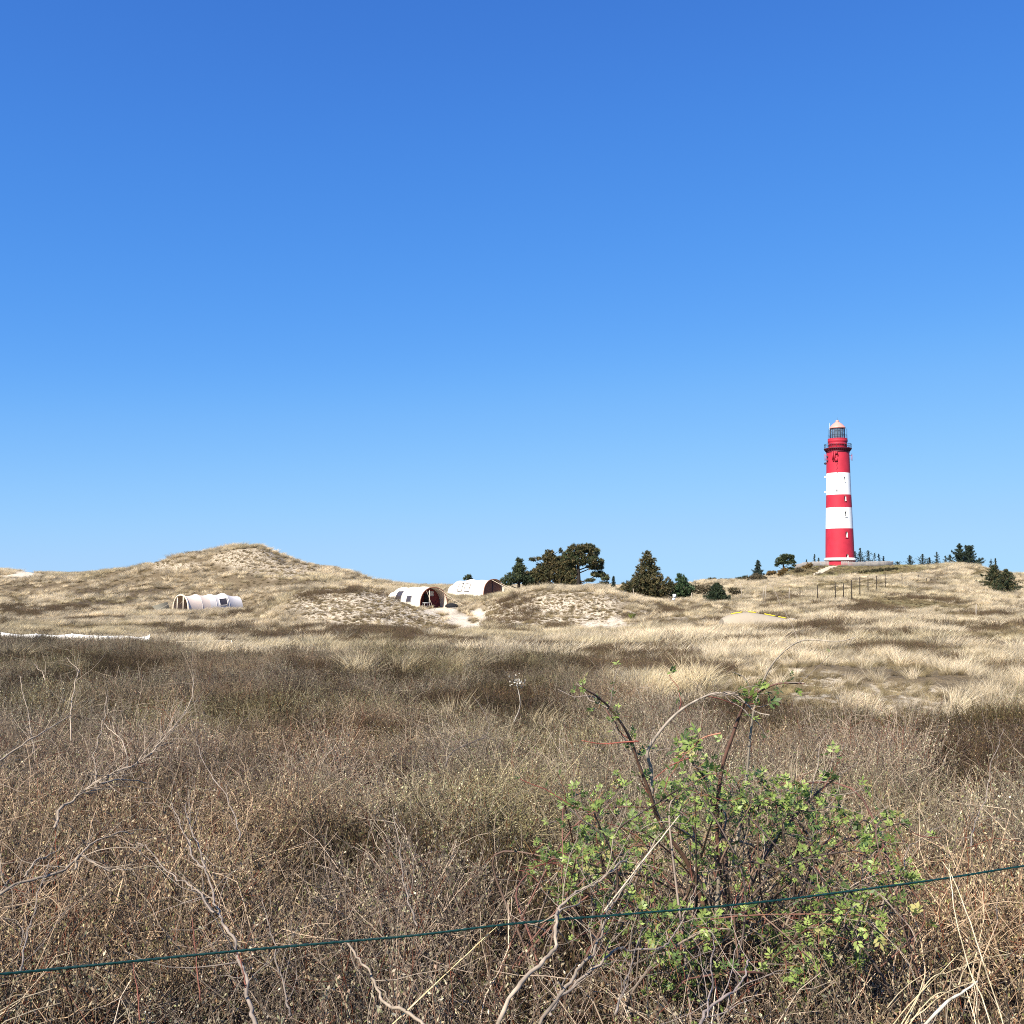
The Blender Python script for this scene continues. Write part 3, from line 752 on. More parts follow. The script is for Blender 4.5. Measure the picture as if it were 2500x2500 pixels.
lc = pt(2051, 1380, LY); LX = lc.x; lz = pt(2051, 1383, LY).z
lh = empty("lighthouse", (LX, LY, lz))
tag(lh, "tall red and white banded lighthouse on the grassy mound", "lighthouse")
def zz(py): return float(ratio(py)) * LY - lz
def rr(w): return w * 0.06 * 1.0
RP = [(1384, 68.5), (1362, 68.0), (1291, 64.6), (1240, 61.0), (1209, 59.0), (1156, 56.3), (1106, 53.8)]
def rad(py): return rr(np.interp(-py, [-a for a, _ in RP], [b for _, b in RP]))
WIN = [(1367, 1353), (1313, 1299), (1263, 1250), (1225, 1212), (1179, 1166)]
JW = (3, 4, 5, 6); KK = 144
def band(name, p0, p1, m, lab=None):
    pys = sorted(set([p0, p1] + [p for w in WIN for p in w if p1 < p < p0]), reverse=True)
    prof = [(rad(p), zz(p)) for p in pys]
    def skip(i, j):
        mid = (pys[i] + pys[i + 1]) / 2
        return j in JW and any(w[1] < mid < w[0] for w in WIN)
    mb = MB(); mb.revolve(prof, KK, skip=skip); o = mb.build(name, m, lh, smooth=True)
    if lab: o["label"] = lab
band("base_band", 1384, 1368, M_RED)
band("red_band", 1368, 1291, M_RED, "lowest red band of the tower")
band("white_band", 1291, 1240, M_WHITE, "lower white band of the tower")
band("red_band", 1240, 1209, M_RED, "middle red band of the tower")
band("white_band", 1209, 1156, M_WHITE, "upper white band of the tower")
band("red_band", 1156, 1103.5, M_RED, "top red band below the gallery")
mb = MB(); mb.revolve([(rad(1368), zz(1369)), (rad(1368) + .42, zz(1368.4)), (rad(1366) + .42, zz(1366.2)), (rad(1363) + .1, zz(1362.4)), (rad(1362), zz(1362))], 96)
mb.build("plinth_ring", M_WHITE, lh, smooth=False)
for wi, (p0, p1) in enumerate(WIN):          # deep window recesses with arched heads
    a0 = JW[0] * 2 * math.pi / KK; a1 = (JW[-1] + 1) * 2 * math.pi / KK
    r0 = rad((p0 + p1) / 2); z0, z1 = zz(p0), zz(p1); z1, z0 = max(z0, z1), min(z0, z1)
    zs, ze = z0, z1
    jm = M_WHITE
    def P_(r, a, z): return (r * math.sin(a), -r * math.cos(a), z)
    mb = MB(); ri = r0 - .75; ro0 = rad(p0); ro1 = rad(p1)
    mb.add([P_(ro0, a0, zs), P_(ri, a0, zs), P_(ri, a0, ze), P_(ro1, a0, ze)], [(0, 1, 2, 3)])
    mb.add([P_(ro0, a1, zs), P_(ri, a1, zs), P_(ri, a1, ze), P_(ro1, a1, ze)], [(3, 2, 1, 0)])
    mb.add([P_(ro0, a0, zs), P_(ro0, a1, zs), P_(ri, a1, zs), P_(ri, a0, zs)], [(0, 1, 2, 3)])
    mb.add([P_(ro1, a0, ze), P_(ro1, a1, ze), P_(ri, a1, ze), P_(ri, a0, ze)], [(3, 2, 1, 0)])
    w = mb.build("window", jm, lh)
    # arched head: fills the two upper corners
    mb = MB(); n = 8; hw = (a1 - a0) / 2; am = (a0 + a1) / 2; hgt = .45
    for sgn in (-1, 1):
        pts_ = [P_(rad(p1) - .004, am + sgn * hw, ze - hgt)] + [P_(rad(p1) - .004, am + sgn * hw * math.cos(t), ze - hgt + hgt * math.sin(t)) for t in np.linspace(0, math.pi / 2, n)] + [P_(rad(p1) - .004, am + sgn * hw, ze)]
        back = [(x * .985, y * .985, z) for x, y, z in pts_]
        m_ = len(pts_)
        mb.add(pts_ + back, [tuple(range(1, m_)), ] + [(i, (i + 1) % m_, (i + 1) % m_ + m_, i + m_) for i in range(m_)])
    mb.build("arch", M_RED if wi in (0, 1, 3) else M_WHITE, w)
    mb = MB(); mb.add([P_(ri + .01, a0, zs), P_(ri + .01, a1, zs), P_(ri + .01, a1, ze), P_(ri + .01, a0, ze)], [(0, 1, 2, 3)])
    mb.build("pane", M_PANE, w)
    mb = MB(); aw = a0 - .02; ae = a1 + .02; ro = rad(p0) + .14; rin = rad(p0) - .04
    A = [P_(rin, aw, zs - .02), P_(ro, aw, zs - .04), P_(ro, ae, zs - .04), P_(rin, ae, zs - .02)]
    Bt = [(x, y, z - .22) for x, y, z in A]
    mb.add(A + Bt, [(0, 1, 2, 3), (7, 6, 5, 4), (0, 4, 5, 1), (1, 5, 6, 2), (2, 6, 7, 3), (3, 7, 4, 0)])
    mb.build("sill", M_DRED if wi in (0, 1, 3) else M_WHITE, w)
# gallery
rg = rr(66)
mb = MB(); rt = rad(1106)
mb.revolve([(rt, zz(1106)), (rt + .12, zz(1105.4)), (rt + .12, zz(1103.6)), (rt + .02, zz(1103)), (rt + .25, zz(1101)), (rg - .25, zz(1098)), (rg, zz(1097)), (rg, zz(1095.4)), (rr(44.5) - .1, zz(1095.2))], 96)
mb.build("gallery_floor", mat("deep_red_paint", (.10, .010, .022), 0.55), lh)
for i in range(40):
    a = i * 2 * math.pi / 40
    x, y = math.sin(a), -math.cos(a); mb = MB()
    mb.tube([(x * (rt + .05), y * (rt + .05), zz(1103.4)), (x * (rg - .15), y * (rg - .15), zz(1098.4))], .07, 4)
    mb.build("bracket", bpy.data.materials["deep_red_paint"], lh)
mb = MB()
for hpy in (1085.4, 1090.2):
    an = np.linspace(0, 2 * math.pi, 73)
    mb.tube([((rg - .12) * math.sin(a), -(rg - .12) * math.cos(a), zz(hpy)) for a in an], .075 if hpy < 1090 else .03, 4, cap=False)
for i in range(32):
    a = i * 2 * math.pi / 32; x, y = (rg - .12) * math.sin(a), -(rg - .12) * math.cos(a)
    mb.tube([(x, y, zz(1095.4)), (x, y, zz(1085.4))], .04, 4)
mb.build("gallery_railing", M_DARK, lh)
rd = rr(44.5)
mb = MB(); mb.revolve([(rd, zz(1096)), (rd, zz(1086)), (rd + .04, zz(1086)), (rd + .04, zz(1085)), (rd, zz(1085)), (rd, zz(1080.5)), (rd + .16, zz(1079)), (rr(47), zz(1077)), (rr(47), zz(1075.2)), (rr(46), zz(1074)), (rr(47) , zz(1073)), (rr(46.4), zz(1071.6)), (rr(33), zz(1071))], 96)
mb.build("watch_room", M_RED, lh)
rl = rr(33.5)
mb = MB(); mb.revolve([(rl, zz(1071.2)), (rl, zz(1045.5))], 48); mb.build("lantern_glazing", M_GLASS, lh)
mb = MB()
for i in range(16):
    a = i * 2 * math.pi / 16 + .1; x, y = rl * 1.005 * math.sin(a), -rl * 1.005 * math.cos(a)
    mb.tube([(x, y, zz(1071)), (x, y, zz(1045.5))], .09, 4)
for p in (1070.6, 1062, 1053.5, 1046.2):
    mb.tube([(rl * 1.005 * math.sin(a), -rl * 1.005 * math.cos(a), zz(p)) for a in np.linspace(0, 2 * math.pi, 49)], .05, 4, cap=False)
mb.build("glazing_bar", M_DARK, lh)
mb = MB(); mb.revolve([(.05, zz(1071)), (.75, zz(1070.5)), (.75, zz(1067.5)), (.95, zz(1067)), (1.12, zz(1062)), (1.15, zz(1058)), (1.05, zz(1054)), (.6, zz(1050)), (.15, zz(1047.5))], 24)
mb.build("lamp_lens", M_LENS, lh, smooth=True)
mb = MB()
for i in range(10):
    a = i * 2 * math.pi / 10; x, y = math.sin(a), -math.cos(a)
    mb.tube([(x * r_, y * r_, zz(p)) for r_, p in ((.9, 1070.8), (1.2, 1064), (1.24, 1057), (1.05, 1052), (.3, 1047.5))], .05, 4)
for p, r_ in ((1066, 1.16), (1061, 1.24), (1056, 1.22), (1052, 1.05)):
    mb.tube([(r_ * math.sin(a), -r_ * math.cos(a), zz(p)) for a in np.linspace(0, 2 * math.pi, 33)], .035, 4, cap=False)
mb.build("lens_frame", M_DARK, lh)
mb = MB(); mb.revolve([(rl - .1, zz(1047.5)), (rr(38.5), zz(1046.3)), (rr(39), zz(1045)), (rr(36), zz(1043)), (rr(30), zz(1039.5)), (rr(22), zz(1035.5)), (rr(13), zz(1032)), (rr(7.5), zz(1030.4)), (rr(6), zz(1029))], 64)
o = mb.build("lantern_roof", M_PINK, lh, smooth=True)
mb = MB(); mb.revolve([(rr(5.6), zz(1031)), (rr(8.4), zz(1030.4)), (rr(8.4), zz(1029.2)), (rr(7), zz(1028.6)), (rr(7.8), zz(1027.6)), (rr(6.4), zz(1026.2)), (rr(3), zz(1025.6)), (0.02, zz(1025.4))], 24)
mb.build("roof_vent", M_PINK, o, smooth=True)
mb = MB(); mb.tube([(0, 0, zz(1026)), (0, 0, zz(1019))], [.04, .015], 5); mb.build("lightning_rod", M_DARK, o)
mb = MB()
for i in range(20):
    a = i * 2 * math.pi / 20; x, y = rr(45) * math.sin(a), -rr(45) * math.cos(a)
    mb.tube([(x, y, zz(1071.6)), (x, y, zz(1063))], .02, 4)
mb.tube([(rr(45) * math.sin(a), -rr(45) * math.cos(a), zz(1063)) for a in np.linspace(0, 2 * math.pi, 49)], .025, 4, cap=False)
for sa in (-1.25, -1.0, 1.2, 1.42):
    va = sa - math.atan2(LX, LY); x, y = rr(45) * math.sin(va), -rr(45) * math.cos(va)
    mb.tube([(x, y, zz(1071.6)), (x, y, zz(1048))], .035, 4)
mb.build("lantern_railing", M_DARK, lh)
mb = MB(); va = -1.1 - math.atan2(LX, LY); x, y = rr(40) * math.sin(va), -rr(40) * math.cos(va); mb.tube([(x, y, zz(1060)), (x, y, zz(1042)), (x, y, zz(1033))], [.05, .05, .02], 5); mb.build("antenna_mast", M_WHITE, lh)
AV = -math.atan2(LX, LY)          # the bearing on the tower that faces the photographer
def onwall(view_deg, py, out=0.0):
    a = AV + R(view_deg); r = rad(py) + out
    return Vector((r * math.sin(a), -r * math.cos(a), zz(py))), a
def panel(name, vd, p0, p1, w, m, out=.35, depth=.18):
    c_, a = onwall(vd, (p0 + p1) / 2, out)
    mb = MB(); h = zz(p1) - zz(p0); mb.box(c_, (w, depth, h), a, taper=.94)
    for f in (.25, .75):
        q, _ = onwall(vd, p0 + (p1 - p0) * f, 0); q2 = Vector((c_.x, c_.y, q.z)); mb.tube([q, q2], .05, 4)
    return mb.build(name, m, lh)
panel("antenna_panel", -24, 1125, 1105, .42, M_RED); panel("antenna_panel", -15, 1125, 1104, .42, M_RED)
panel("antenna_panel", 88, 1126, 1109, .5, M_RED, .65); panel("antenna_panel", -86, 1124, 1108, .35, M_RED, .4)
panel("junction_box", -7, 1112, 1105, .7, M_DRED, .2, .3); panel("junction_box", -8, 1129, 1121, .8, M_RED, .2, .3)
panel("equipment_box", -23, 1128, 1124.5, .35, M_DRED, .25); panel("equipment_box", -14, 1128, 1123, .4, M_DRED, .25)
panel("equipment_box", 0, 1117, 1111.5, .45, M_DRED, .02, .1); panel("equipment_box", -60, 1117, 1114, .5, M_DARK, .2, .2); panel("equipment_box", -60, 1127, 1124, .5, M_DARK, .2, .2)
for vd, py, m_ in ((-85, 1164, M_WHITE), (-85, 1201, M_WHITE)):
    c_, a = onwall(vd, py, .3); mb = MB(); mb.tube([c_ - Vector((0, 0, .28)), c_ + Vector((0, 0, .28))], [.3, .24], 10); q, _ = onwall(vd, py, 0); mb.tube([q, c_], .05, 4); mb.build("floodlight", m_, lh)
c_, a = onwall(-84, 1131, .3); mb = MB(); mb.revolve([(.05, -.35), (.35, -.2), (.42, 0), (.35, .2), (.05, .35)], 16, c=c_); mb.build("siren", M_DARK, lh, smooth=True)
mb = MB(); P = [onwall(-5 + 3 * math.sin(p * .6), p, .06)[0] for p in np.arange(1128, 1165, 3.0)]
mb.tube(P, .045, 4); mb.build("cable", M_DRED, lh)
mb = MB(); P = [onwall(-6 + 2 * math.sin(p * .5), p, .05)[0] for p in np.arange(1160, 1168, 2.0)]; mb.tube(P, .05, 4); mb.build("cable", M_DARK, lh)
mb = MB(); c_, a = onwall(-8, 1198, .12); mb.box(c_, (.35, .2, .8), a); mb.build("bracket_lamp", mat("grey_metal", (.3, .3, .31), .5), lh)

# ring fence round the tower
M_PALE = mat("weathered_grey_wood", (.27, .25, .23), 0.85, 0.2, noise=(1.1, .4))
fc = pt(2059, 1380, 298); fence = empty("picket_fence", (fc.x, 298, hz(fc.x, 298)))
tag(fence, "weathered grey picket fence ringing the lighthouse on the mound", "fence")
RF = 13.6
def fpt(a): return fc.x + RF * math.sin(a), 298 - RF * math.cos(a)
mbp = MB(); mbr = MB(); railpts = [[], []]; n = 430; last = None; fz0 = hz(fc.x, 298)
def in_gap(a):
    x, y = fpt(a); px = proj(x, y, fz0)[0]
    return y < 298 and 2025 < px < 2053
for i in range(n):
    a = 2 * math.pi * i / n
    x, y = fpt(a)
    if in_gap(a): continue
    z = hz(x, y) - fz0
    h = 1.42 + .05 * math.sin(i * 2.3)
    mbp.box((x - fc.x, y - 298, z + h / 2 - .1), (.135, .03, h + .2), a, taper=1, col=(1, 1, 1))
angs = [2 * math.pi * i / n for i in range(n)]
g0 = [i for i in range(n) if in_gap(angs[i])]
run = [a for a in [angs[(g0[-1] + 1 + k) % n] for k in range(0, n - len(g0), 4)]]
for hh in (.35, 1.1):
    mbr = MB(); mbr.tube([((x - fc.x) * .995, (y - 298) * .995, hz(x, y) - fz0 + hh) for x, y in [fpt(a) for a in run]], .05, 4); mbr.build("rail", M_PALE, fence)
mbp.build("picket_panel", M_PALE, fence)
for i in range(30):
    a = 2 * math.pi * i / 30
    if in_gap(a): continue
    x, y = fpt(a); mb = MB(); mb.box((x * 1 - fc.x, y - 298 + .08, hz(x, y) - fz0 + .7), (.14, .14, 1.6), a); mb.build("post", M_PALE, fence)

# ------------------------------------------------------------------ wire fence on the slope and loose posts
M_POST = mat("dark_stained_wood", (.035, .028, .022), 0.85, 0.15)
M_POSTL = mat("pale_split_wood", (.34, .29, .23), 0.85, 0.15, noise=(3, .25))
M_WIRE = mat("fence_wire", (.10, .09, .08), 0.5, 0.4)
dk = [(1953, 1433, 1450, 122), (1996, 1429, 1454, 114), (2039, 1424, 1450, 112), (2059, 1424, 1448, 114), (2079, 1416, 1444, 116), (2099, 1409, 1438, 121), (2119, 1406, 1428, 130),
      (2140, 1405, 1425, 138), (2161, 1400, 1422, 146), (2202, 1399, 1413, 165), (2242, 1405, 1415, 176), (2262, 1413, 1425, 168), (2283, 1420, 1427, 176)]
wf = empty("wire_fence", (pt(2039, 1450, 112).x, 112, hz(pt(2039, 1450, 112).x, 112)))
tag(wf, "wire fence on slim dark posts running up the slope below the lighthouse", "fence")
wl = Vector(wf.location); tops = []
for px, p0, p1, Y in dk:
    b = pt(px, p1, Y); zg = hz(b.x, Y); top = pt(px, p0, Y).z
    top = max(top, zg + .8)
    mb = MB(); mb.tube([Vector((b.x, Y, zg - .3)) - wl, Vector((b.x + .02, Y, top)) - wl], [.055, .05], 6); mb.build("post", M_POST, wf)
    tops.append((b.x, Y, zg, top))
for f in (.35, .65, .95):
    mb = MB(); mb.tube([Vector((x, y, zg + (tp - zg) * f)) - wl for x, y, zg, tp in tops], .006, 3); mb.build("wire", M_WIRE, wf)
loose = [(1810, 1424, 1446, 135, "pale split post standing alone right of the round dark spruce"), (1863, 1432, 1450, 124, "left one of two close pale posts near the dark wire fence"),
         (1869, 1428, 1450, 123, "taller right one of two close pale posts near the dark wire fence"), (1927, 1435, 1452, 120, "leaning pale post just left of the first dark fence post"),
         (1547, 1437, 1455, 120, "thin pale post in grass before the broad conical pine"), (1690, 1447, 1462, 124, "short pale post right of the small green pine"),
         (2385, 1475, 1513, 82, "grey weathered post alone on the right hand slope")]
for px, p0, p1, Y, lab in loose:
    b = pt(px, p1, Y); zg = hz(b.x, Y); h = max(pt(px, p0, Y).z - zg, .7)
    mb = MB(); mb.tube([(0, 0, -.2), (rng.normal() * .03, 0, h * .5), (rng.normal() * .06, 0, h)], [.05, .045, .04], 6)
    o = mb.build("wooden_post", M_POSTL, loc=(b.x, Y, zg)); tag(o, lab, "post", "loose wooden posts on the dunes")
# sign post
b = pt(1646, 1472, 112); zg = hz(b.x, 112); sp = empty("sign_post", (b.x, 112, zg)); tag(sp, "small white notice on a short post below the small green pine", "sign")
mb = MB(); mb.box((0, 0, .45), (.09, .09, 1.1)); mb.build("post", M_POSTL, sp)
mb = MB(); mb.box((0.02, -.07, 1.15), (.36, .03, .42)); mb.build("sign_board", M_WHITE, sp)
mb = MB(); mb.box((-.06, -.07, .80), (.3, .03, .2)); mb.build("sign_board", M_WHITE, sp)

# ------------------------------------------------------------------ tents
M_CREAM = mat("cream_canvas", (.74, .69, .60), 0.8, 0.2, noise=(1.5, .06), bump=(2.5, .25, .05))
M_PINKC = mat("beige_canvas", (.66, .54, .45), 0.8, 0.2, noise=(1.5, .06), bump=(2.5, .25, .05))
M_LILAC = mat("pale_lilac_canvas", (.62, .58, .55), 0.8, 0.2, noise=(1.5, .06), bump=(2.5, .25, .05))
M_BROWN = mat("brown_canvas", (.24, .11, .07), 0.8, 0.2, noise=(1.2, .12))
M_MAROON = mat("dark_red_canvas", (.16, .035, .035), 0.8, 0.2, noise=(1.2, .12))
M_POLE = mat("pale_pole_sleeve", (.70, .60, .46), 0.6, 0.3)
M_MESH = mat("dark_window_mesh", (.045, .04, .05), 0.6, 0.3)
M_BLACK = mat("black_fabric", (.012, .012, .014), 0.8, 0.2)
M_ROPE = mat("pale_guy_rope", (.62, .52, .38), 0.8, 0.2)
def csec(w, h, t):
    c, s_ = math.cos(t), math.sin(t)
    return -math.copysign(abs(c) ** .85, c) * w / 2, h * max(s_, 0) ** .8
class Tent:
    def __init__(s, name, label, loc, rz, hoops, sag=.06):
        s.root = empty(name, loc, rz); tag(s.root, label, "tent"); s.h = hoops; s.sag = sag
    def wh(s, x):
        hs_ = s.h
        for i in range(len(hs_) - 1):
            if x <= hs_[i + 1][0] + 1e-6: break
        a, b = hs_[i], hs_[i + 1]; t = min(max((x - a[0]) / (b[0] - a[0]), 0), 1)
        k = 1 - s.sag * 4 * t * (1 - t)
        return (a[1] + (b[1] - a[1]) * t) * (1 - s.sag * 1.2 * t * (1 - t)), (a[2] + (b[2] - a[2]) * t) * k
    def P(s, x, t, out=0):
        w, h = s.wh(x); y, z = csec(w + 2 * out, h + out, t); return (x, y, z - .15 * 0)
    def skin(s, x0, x1, m, nx=24, nt=28, name="canopy", skirt=.3):
        mb = MB(); V = []; nt1 = nt + 1
        xs = np.linspace(x0, x1, nx + 1)
        for x in xs:
            for k in range(nt1): V.append(s.P(x, math.pi * k / nt))
        for i, x in enumerate(xs):     # ground skirts
            pass
        fs = [(i * nt1 + k, i * nt1 + k + 1, (i + 1) * nt1 + k + 1, (i + 1) * nt1 + k) for i in range(nx) for k in range(nt)]
        mb.add(V, fs)
        for sgn, k in ((-1, 0), (1, nt)):
            W = [s.P(x, math.pi * k / nt) for x in xs]; W2 = [(a, b, -skirt) for a, b, c in W]
            mb.add(W + W2, [(i, i + 1, i + 2 + nx, i + 1 + nx) for i in range(nx)])
        return mb.build(name, m, s.root, smooth=True)
    def hoop(s, x, r, m, name="hoop"):
        mb = MB(); w, h = s.wh(x)
        mb.tube([(x, -w / 2, -.3)] + [s.P(x, math.pi * k / 24) for k in range(25)] + [(x, w / 2, -.3)], r, 6); return mb.build(name, m, s.root, smooth=True)
    def fill(s, x, m, name, k0=0.0, k1=1.0, bulge=0, shrink=.97):
        mb = MB(); w, h = s.wh(x); ts = np.linspace(math.pi * k0, math.pi * k1, 24)
        V = [(x, *[a * shrink for a in csec(w, h, t)]) for t in ts]
        V0 = [(x, v[1], -.3) for v in V]
        mb.add(V + V0, [(i, i + 1, i + 25, i + 24) for i in range(23)]); return mb.build(name, m, s.root)
    def window(s, x0, x1, t0, t1, mp, mf, fr=.05, out=.02, closed=False):
        mb = MB(); n = 6; V = [s.P(x0 + (x1 - x0) * i / n, t0 + (t1 - t0) * j / n, out) for i in range(n + 1) for j in range(n + 1)]
        mb.add(V, [(i * (n + 1) + j, i * (n + 1) + j + 1, (i + 1) * (n + 1) + j + 1, (i + 1) * (n + 1) + j) for i in range(n) for j in range(n)])
        wdw = mb.build("window", mp, s.root, smooth=True)
        edge = [(x0 + (x1 - x0) * i / n, t0) for i in range(n + 1)] + [(x1, t0 + (t1 - t0) * i / n) for i in range(1, n + 1)] + [(x1 - (x1 - x0) * i / n, t1) for i in range(1, n + 1)] + [(x0, t1 - (t1 - t0) * i / n) for i in range(1, n + 1)]
        mb = MB(); mb.tube([s.P(a, b, out + .01) for a, b in edge], fr, 4, cap=False); mb.build("frame", mf, wdw)
    def rope(s, a, b, r=.014):
        mb = MB(); mb.tube([a, b], r, 4); mb.build("guy_rope", M_ROPE, s.root)
def tloc(i): x, y, r, z = FLATS[i]; return (x, y, z)
# left tent, open towards the left
a = pt(441, 1497, 120); t1 = Tent("tunnel_tent", "beige tunnel tent with dark side window, leftmost of the tents on the big dune", (a.x, 120, FLATS[0][3] + .05), R(48),
    [(0, 3.4, 2.05), (1.9, 3.3, 2.1), (3.8, 3.3, 2.1), (5.5, 3.3, 2.2), (7.5, 2.8, 1.8)], .07)
t1.skin(0, 3.0, M_PINKC); t1.skin(3.0, 7.5, M_LILAC)
for x in (1.9, 3.8, 5.5): t1.hoop(x, .022, M_LILAC, "seam")
t1.hoop(0, .09, M_POLE); t1.fill(7.5, M_LILAC, "end_panel"); t1.fill(1.8, M_BROWN, "inner_panel")
mb = MB(); mb.tube([(.02, -.52, -.3), (.02, -.5, 1.95)], .065, 6); mb.build("pole", M_POLE, t1.root)
mb = MB(); mb.tube([(.02, .82, -.3), (.02, .8, 1.75)], .065, 6); mb.build("pole", M_POLE, t1.root)
mb = MB(); mb.tube([(.3, .7, 1.0), (.3, -.45, 1.7)], .02, 4); mb.build("guy_rope", M_POLE, t1.root)
t1.window(4.25, 5.3, R(18), R(46), M_MESH, M_LILAC, .05)
t1.rope((7.5, -.3, 1.7), (10.5, -.6, .2)); t1.rope((0, 1.2, 1.4), (-2.6, 2.2, -.1))
mb = MB(); mb.add([(-.3, 1.7, .1), (-1.6, 2.6, .2), (-1.9, 3.1, .75), (-.4, 2.3, 1.25), (-.3, 1.72, .05), (-1.6, 2.62, .15), (-1.9, 3.12, .7), (-.4, 2.32, 1.2)], [(0, 1, 2, 3), (7, 6, 5, 4), (0, 4, 5, 1), (1, 5, 6, 2), (2, 6, 7, 3), (3, 7, 4, 0)])
mb.build("side_flap", mat("olive_grey_canvas", (.14, .13, .10), .8), t1.root)
# middle tent, open towards the right
a = pt(1059, 1483, 111); t2 = Tent("tunnel_tent", "cream tunnel tent with dark red inside, open beside the bare sand path", (a.x, 111, FLATS[1][3] + .05), R(124),
    [(0, 3.4, 2.15), (2.2, 3.4, 2.2), (4.4, 3.3, 2.15), (6.8, 3.3, 2.1), (8.6, 2.7, 1.6)], .05)
t2.skin(0, 8.6, M_CREAM); t2.hoop(0, .05, M_BROWN)
for x in (2.2, 4.4): t2.hoop(x, .025, M_CREAM, "seam")
t2.fill(1.5, M_MAROON, "inner_panel"); t2.fill(8.6, M_CREAM, "end_panel")
mb = MB(); V = [t2.P(x, math.pi * k / 20, -.03) for x in (.02, 1.48) for k in range(0, 9)]; mb.add(V, [(k, k + 1, k + 10, k + 9) for k in range(8)]); mb.build("side_lining", M_PINKC, t2.root, smooth=True)
mb = MB(); mb.box((1.44, .12 - .55, 1.45), (.04, .62, .5)); w_ = mb.build("inner_window", M_LILAC, t2.root)
mb = MB(); mb.tube([(1.4, -.75, 1.2), (1.4, -.75, 1.7), (1.4, -.12, 1.7), (1.4, -.12, 1.2), (1.4, -.75, 1.2)], .02, 4); mb.build("frame", M_WHITE, w_)
mb = MB(); mb.tube([(.05, .55, -.2), (.05, .5, 1.9)], .035, 5); mb.build("pole", M_POLE, t2.root)
t2.window(4.5, 6.0, math.pi - R(52), math.pi - R(16), M_MESH, M_CREAM, .03); t2.window(2.0, 3.3, math.pi - R(30), math.pi - R(10), M_MESH, M_CREAM, .03)
t2.rope((0, -.6, 2.0), (-3.4, -2.2, -.1)); t2.rope((0, -1.4, 1.2), (-2.2, -3.3, -.1)); t2.rope((0, .9, 1.8), (-2.4, 1.4, -.1))
# right tent
a = pt(1206, 1455, 133); t3 = Tent("tunnel_tent", "cream tunnel tent with closed brown front, standing before the left pine group", (a.x, 133, FLATS[2][3] + .05), R(131),
    [(0, 3.5, 2.15), (2.3, 3.3, 2.1), (4.6, 3.3, 2.15), (7.0, 3.0, 1.95), (8.4, 2.3, 1.35)], .06)
t3.skin(0, 8.4, M_CREAM); t3.hoop(0, .06, M_BROWN); t3.fill(.35, M_BROWN, "front_panel"); t3.fill(8.4, M_CREAM, "end_panel")
mb = MB(); mb.tube([(.3, .05, -.2), (.3, 0, 1.0), (.3, -.05, 2.05)], .035, 5); mb.build("zip_flap", M_MESH, t3.root)
t3.window(3.2, 4.2, math.pi - R(46), math.pi - R(12), M_CREAM, M_MESH, .045); t3.window(4.7, 5.7, math.pi - R(46), math.pi - R(12), M_CREAM, M_MESH, .045)
t3.rope((0, .4, 2.1), (-3.6, -1.2, .2), .03); t3.rope((0, -1.0, 1.7), (-3.0, -2.8, .2), .02)
mb = MB(); mb.tube([(-.1, -1.62, -.4), (-.1, -1.6, 1.2)], .05, 5); mb.build("pole", M_POLE, t3.root)
# camp furniture in the middle tent
def local(root, p): 
    c_, s_ = math.cos(root.rotation_euler.z), math.sin(root.rotation_euler.z); l = root.location
    return (l.x + p[0] * c_ - p[1] * s_, l.y + p[0] * s_ + p[1] * c_, l.z + p[2])
ch = empty("camping_chair", local(t2.root, (.75, .35, .0)), R(124)); tag(ch, "black folding chair in the mouth of the dark red lined tent", "chair")
mb = MB(); mb.box((0, 0, .45), (.5, .55, .05)); mb.build("seat", M_BLACK, ch)
mb = MB(); mb.box((.24, 0, 1.0), (.06, .55, 1.0)); mb.build("backrest", M_BLACK, ch)
for x_ in (-.22, .22):
    for y_ in (-.25, .25):
        mb = MB(); mb.tube([(x_, y_, 0), (x_, y_, .45)], .015, 5); mb.build("leg", M_DARK, ch)
tb = empty("camping_table", local(t2.root, (-.05, 1.0, 0)), R(124)); tag(tb, "low white camping table at left of the black folding chair", "table")
mb = MB(); mb.box((0, 0, .5), (.5, .7, .04)); mb.build("table_top", M_WHITE, tb)
for x_ in (-.2, .2):
    for y_ in (-.3, .3):
        mb = MB(); mb.tube([(x_, y_, 0), (x_, y_, .48)], .015, 5); mb.build("leg", M_WHITE, tb)
bg_ = MB(); V = local(t2.root, (-.9, -1.7, 0))
bg_.revolve([(.45, 0), (.5, .15), (.42, .3), (.2, .42), (.02, .45)], 14, c=(0, 0, 0)); o = bg_.build("duffel_bag", M_BLACK, loc=V, smooth=True); o.scale = (1.5, .9, 1.0)
tag(o, "dark bag lying on sand at the right of the open cream tent", "bag")

# cream roof with yellow piping behind the grass
Yr = 72.0
rl_ = [(1762, 1510), (1775, 1503), (1790, 1499), (1815, 1495), (1828, 1495), (1845, 1497), (1870, 1501), (1895, 1506), (1920, 1511), (1935, 1508), (1945, 1512), (1953, 1521)]
xs = [pt(p, q, Yr).x for p, q in rl_]; zs_ = [pt(p, q, Yr).z for p, q in rl_]
xm = (xs[0] + xs[-1]) / 2; zg = hz(xm, Yr) - .25
lt = empty("low_tent", (xm, Yr, zg)); tag(lt, "low beige tent roof with yellow piping half hidden behind grass", "tent")
mb = MB(); XQ = np.linspace(xs[0], xs[-1], 40); ZQ = np.interp(XQ, xs, zs_) - zg; V = []
for x, z in zip(XQ, ZQ):
    for k in range(17):
        t = math.pi * k / 16; V.append((x - xm, -1.25 * math.copysign(abs(math.cos(t)) ** .9, math.cos(t)), z * max(math.sin(t), 0) ** .7))
mb.add(V, [(i * 17 + k, i * 17 + k + 1, (i + 1) * 17 + k + 1, (i + 1) * 17 + k) for i in range(39) for k in range(16)])
for e in (0, 39): mb.add([V[e * 17 + k] for k in range(17)], [tuple(range(17))])
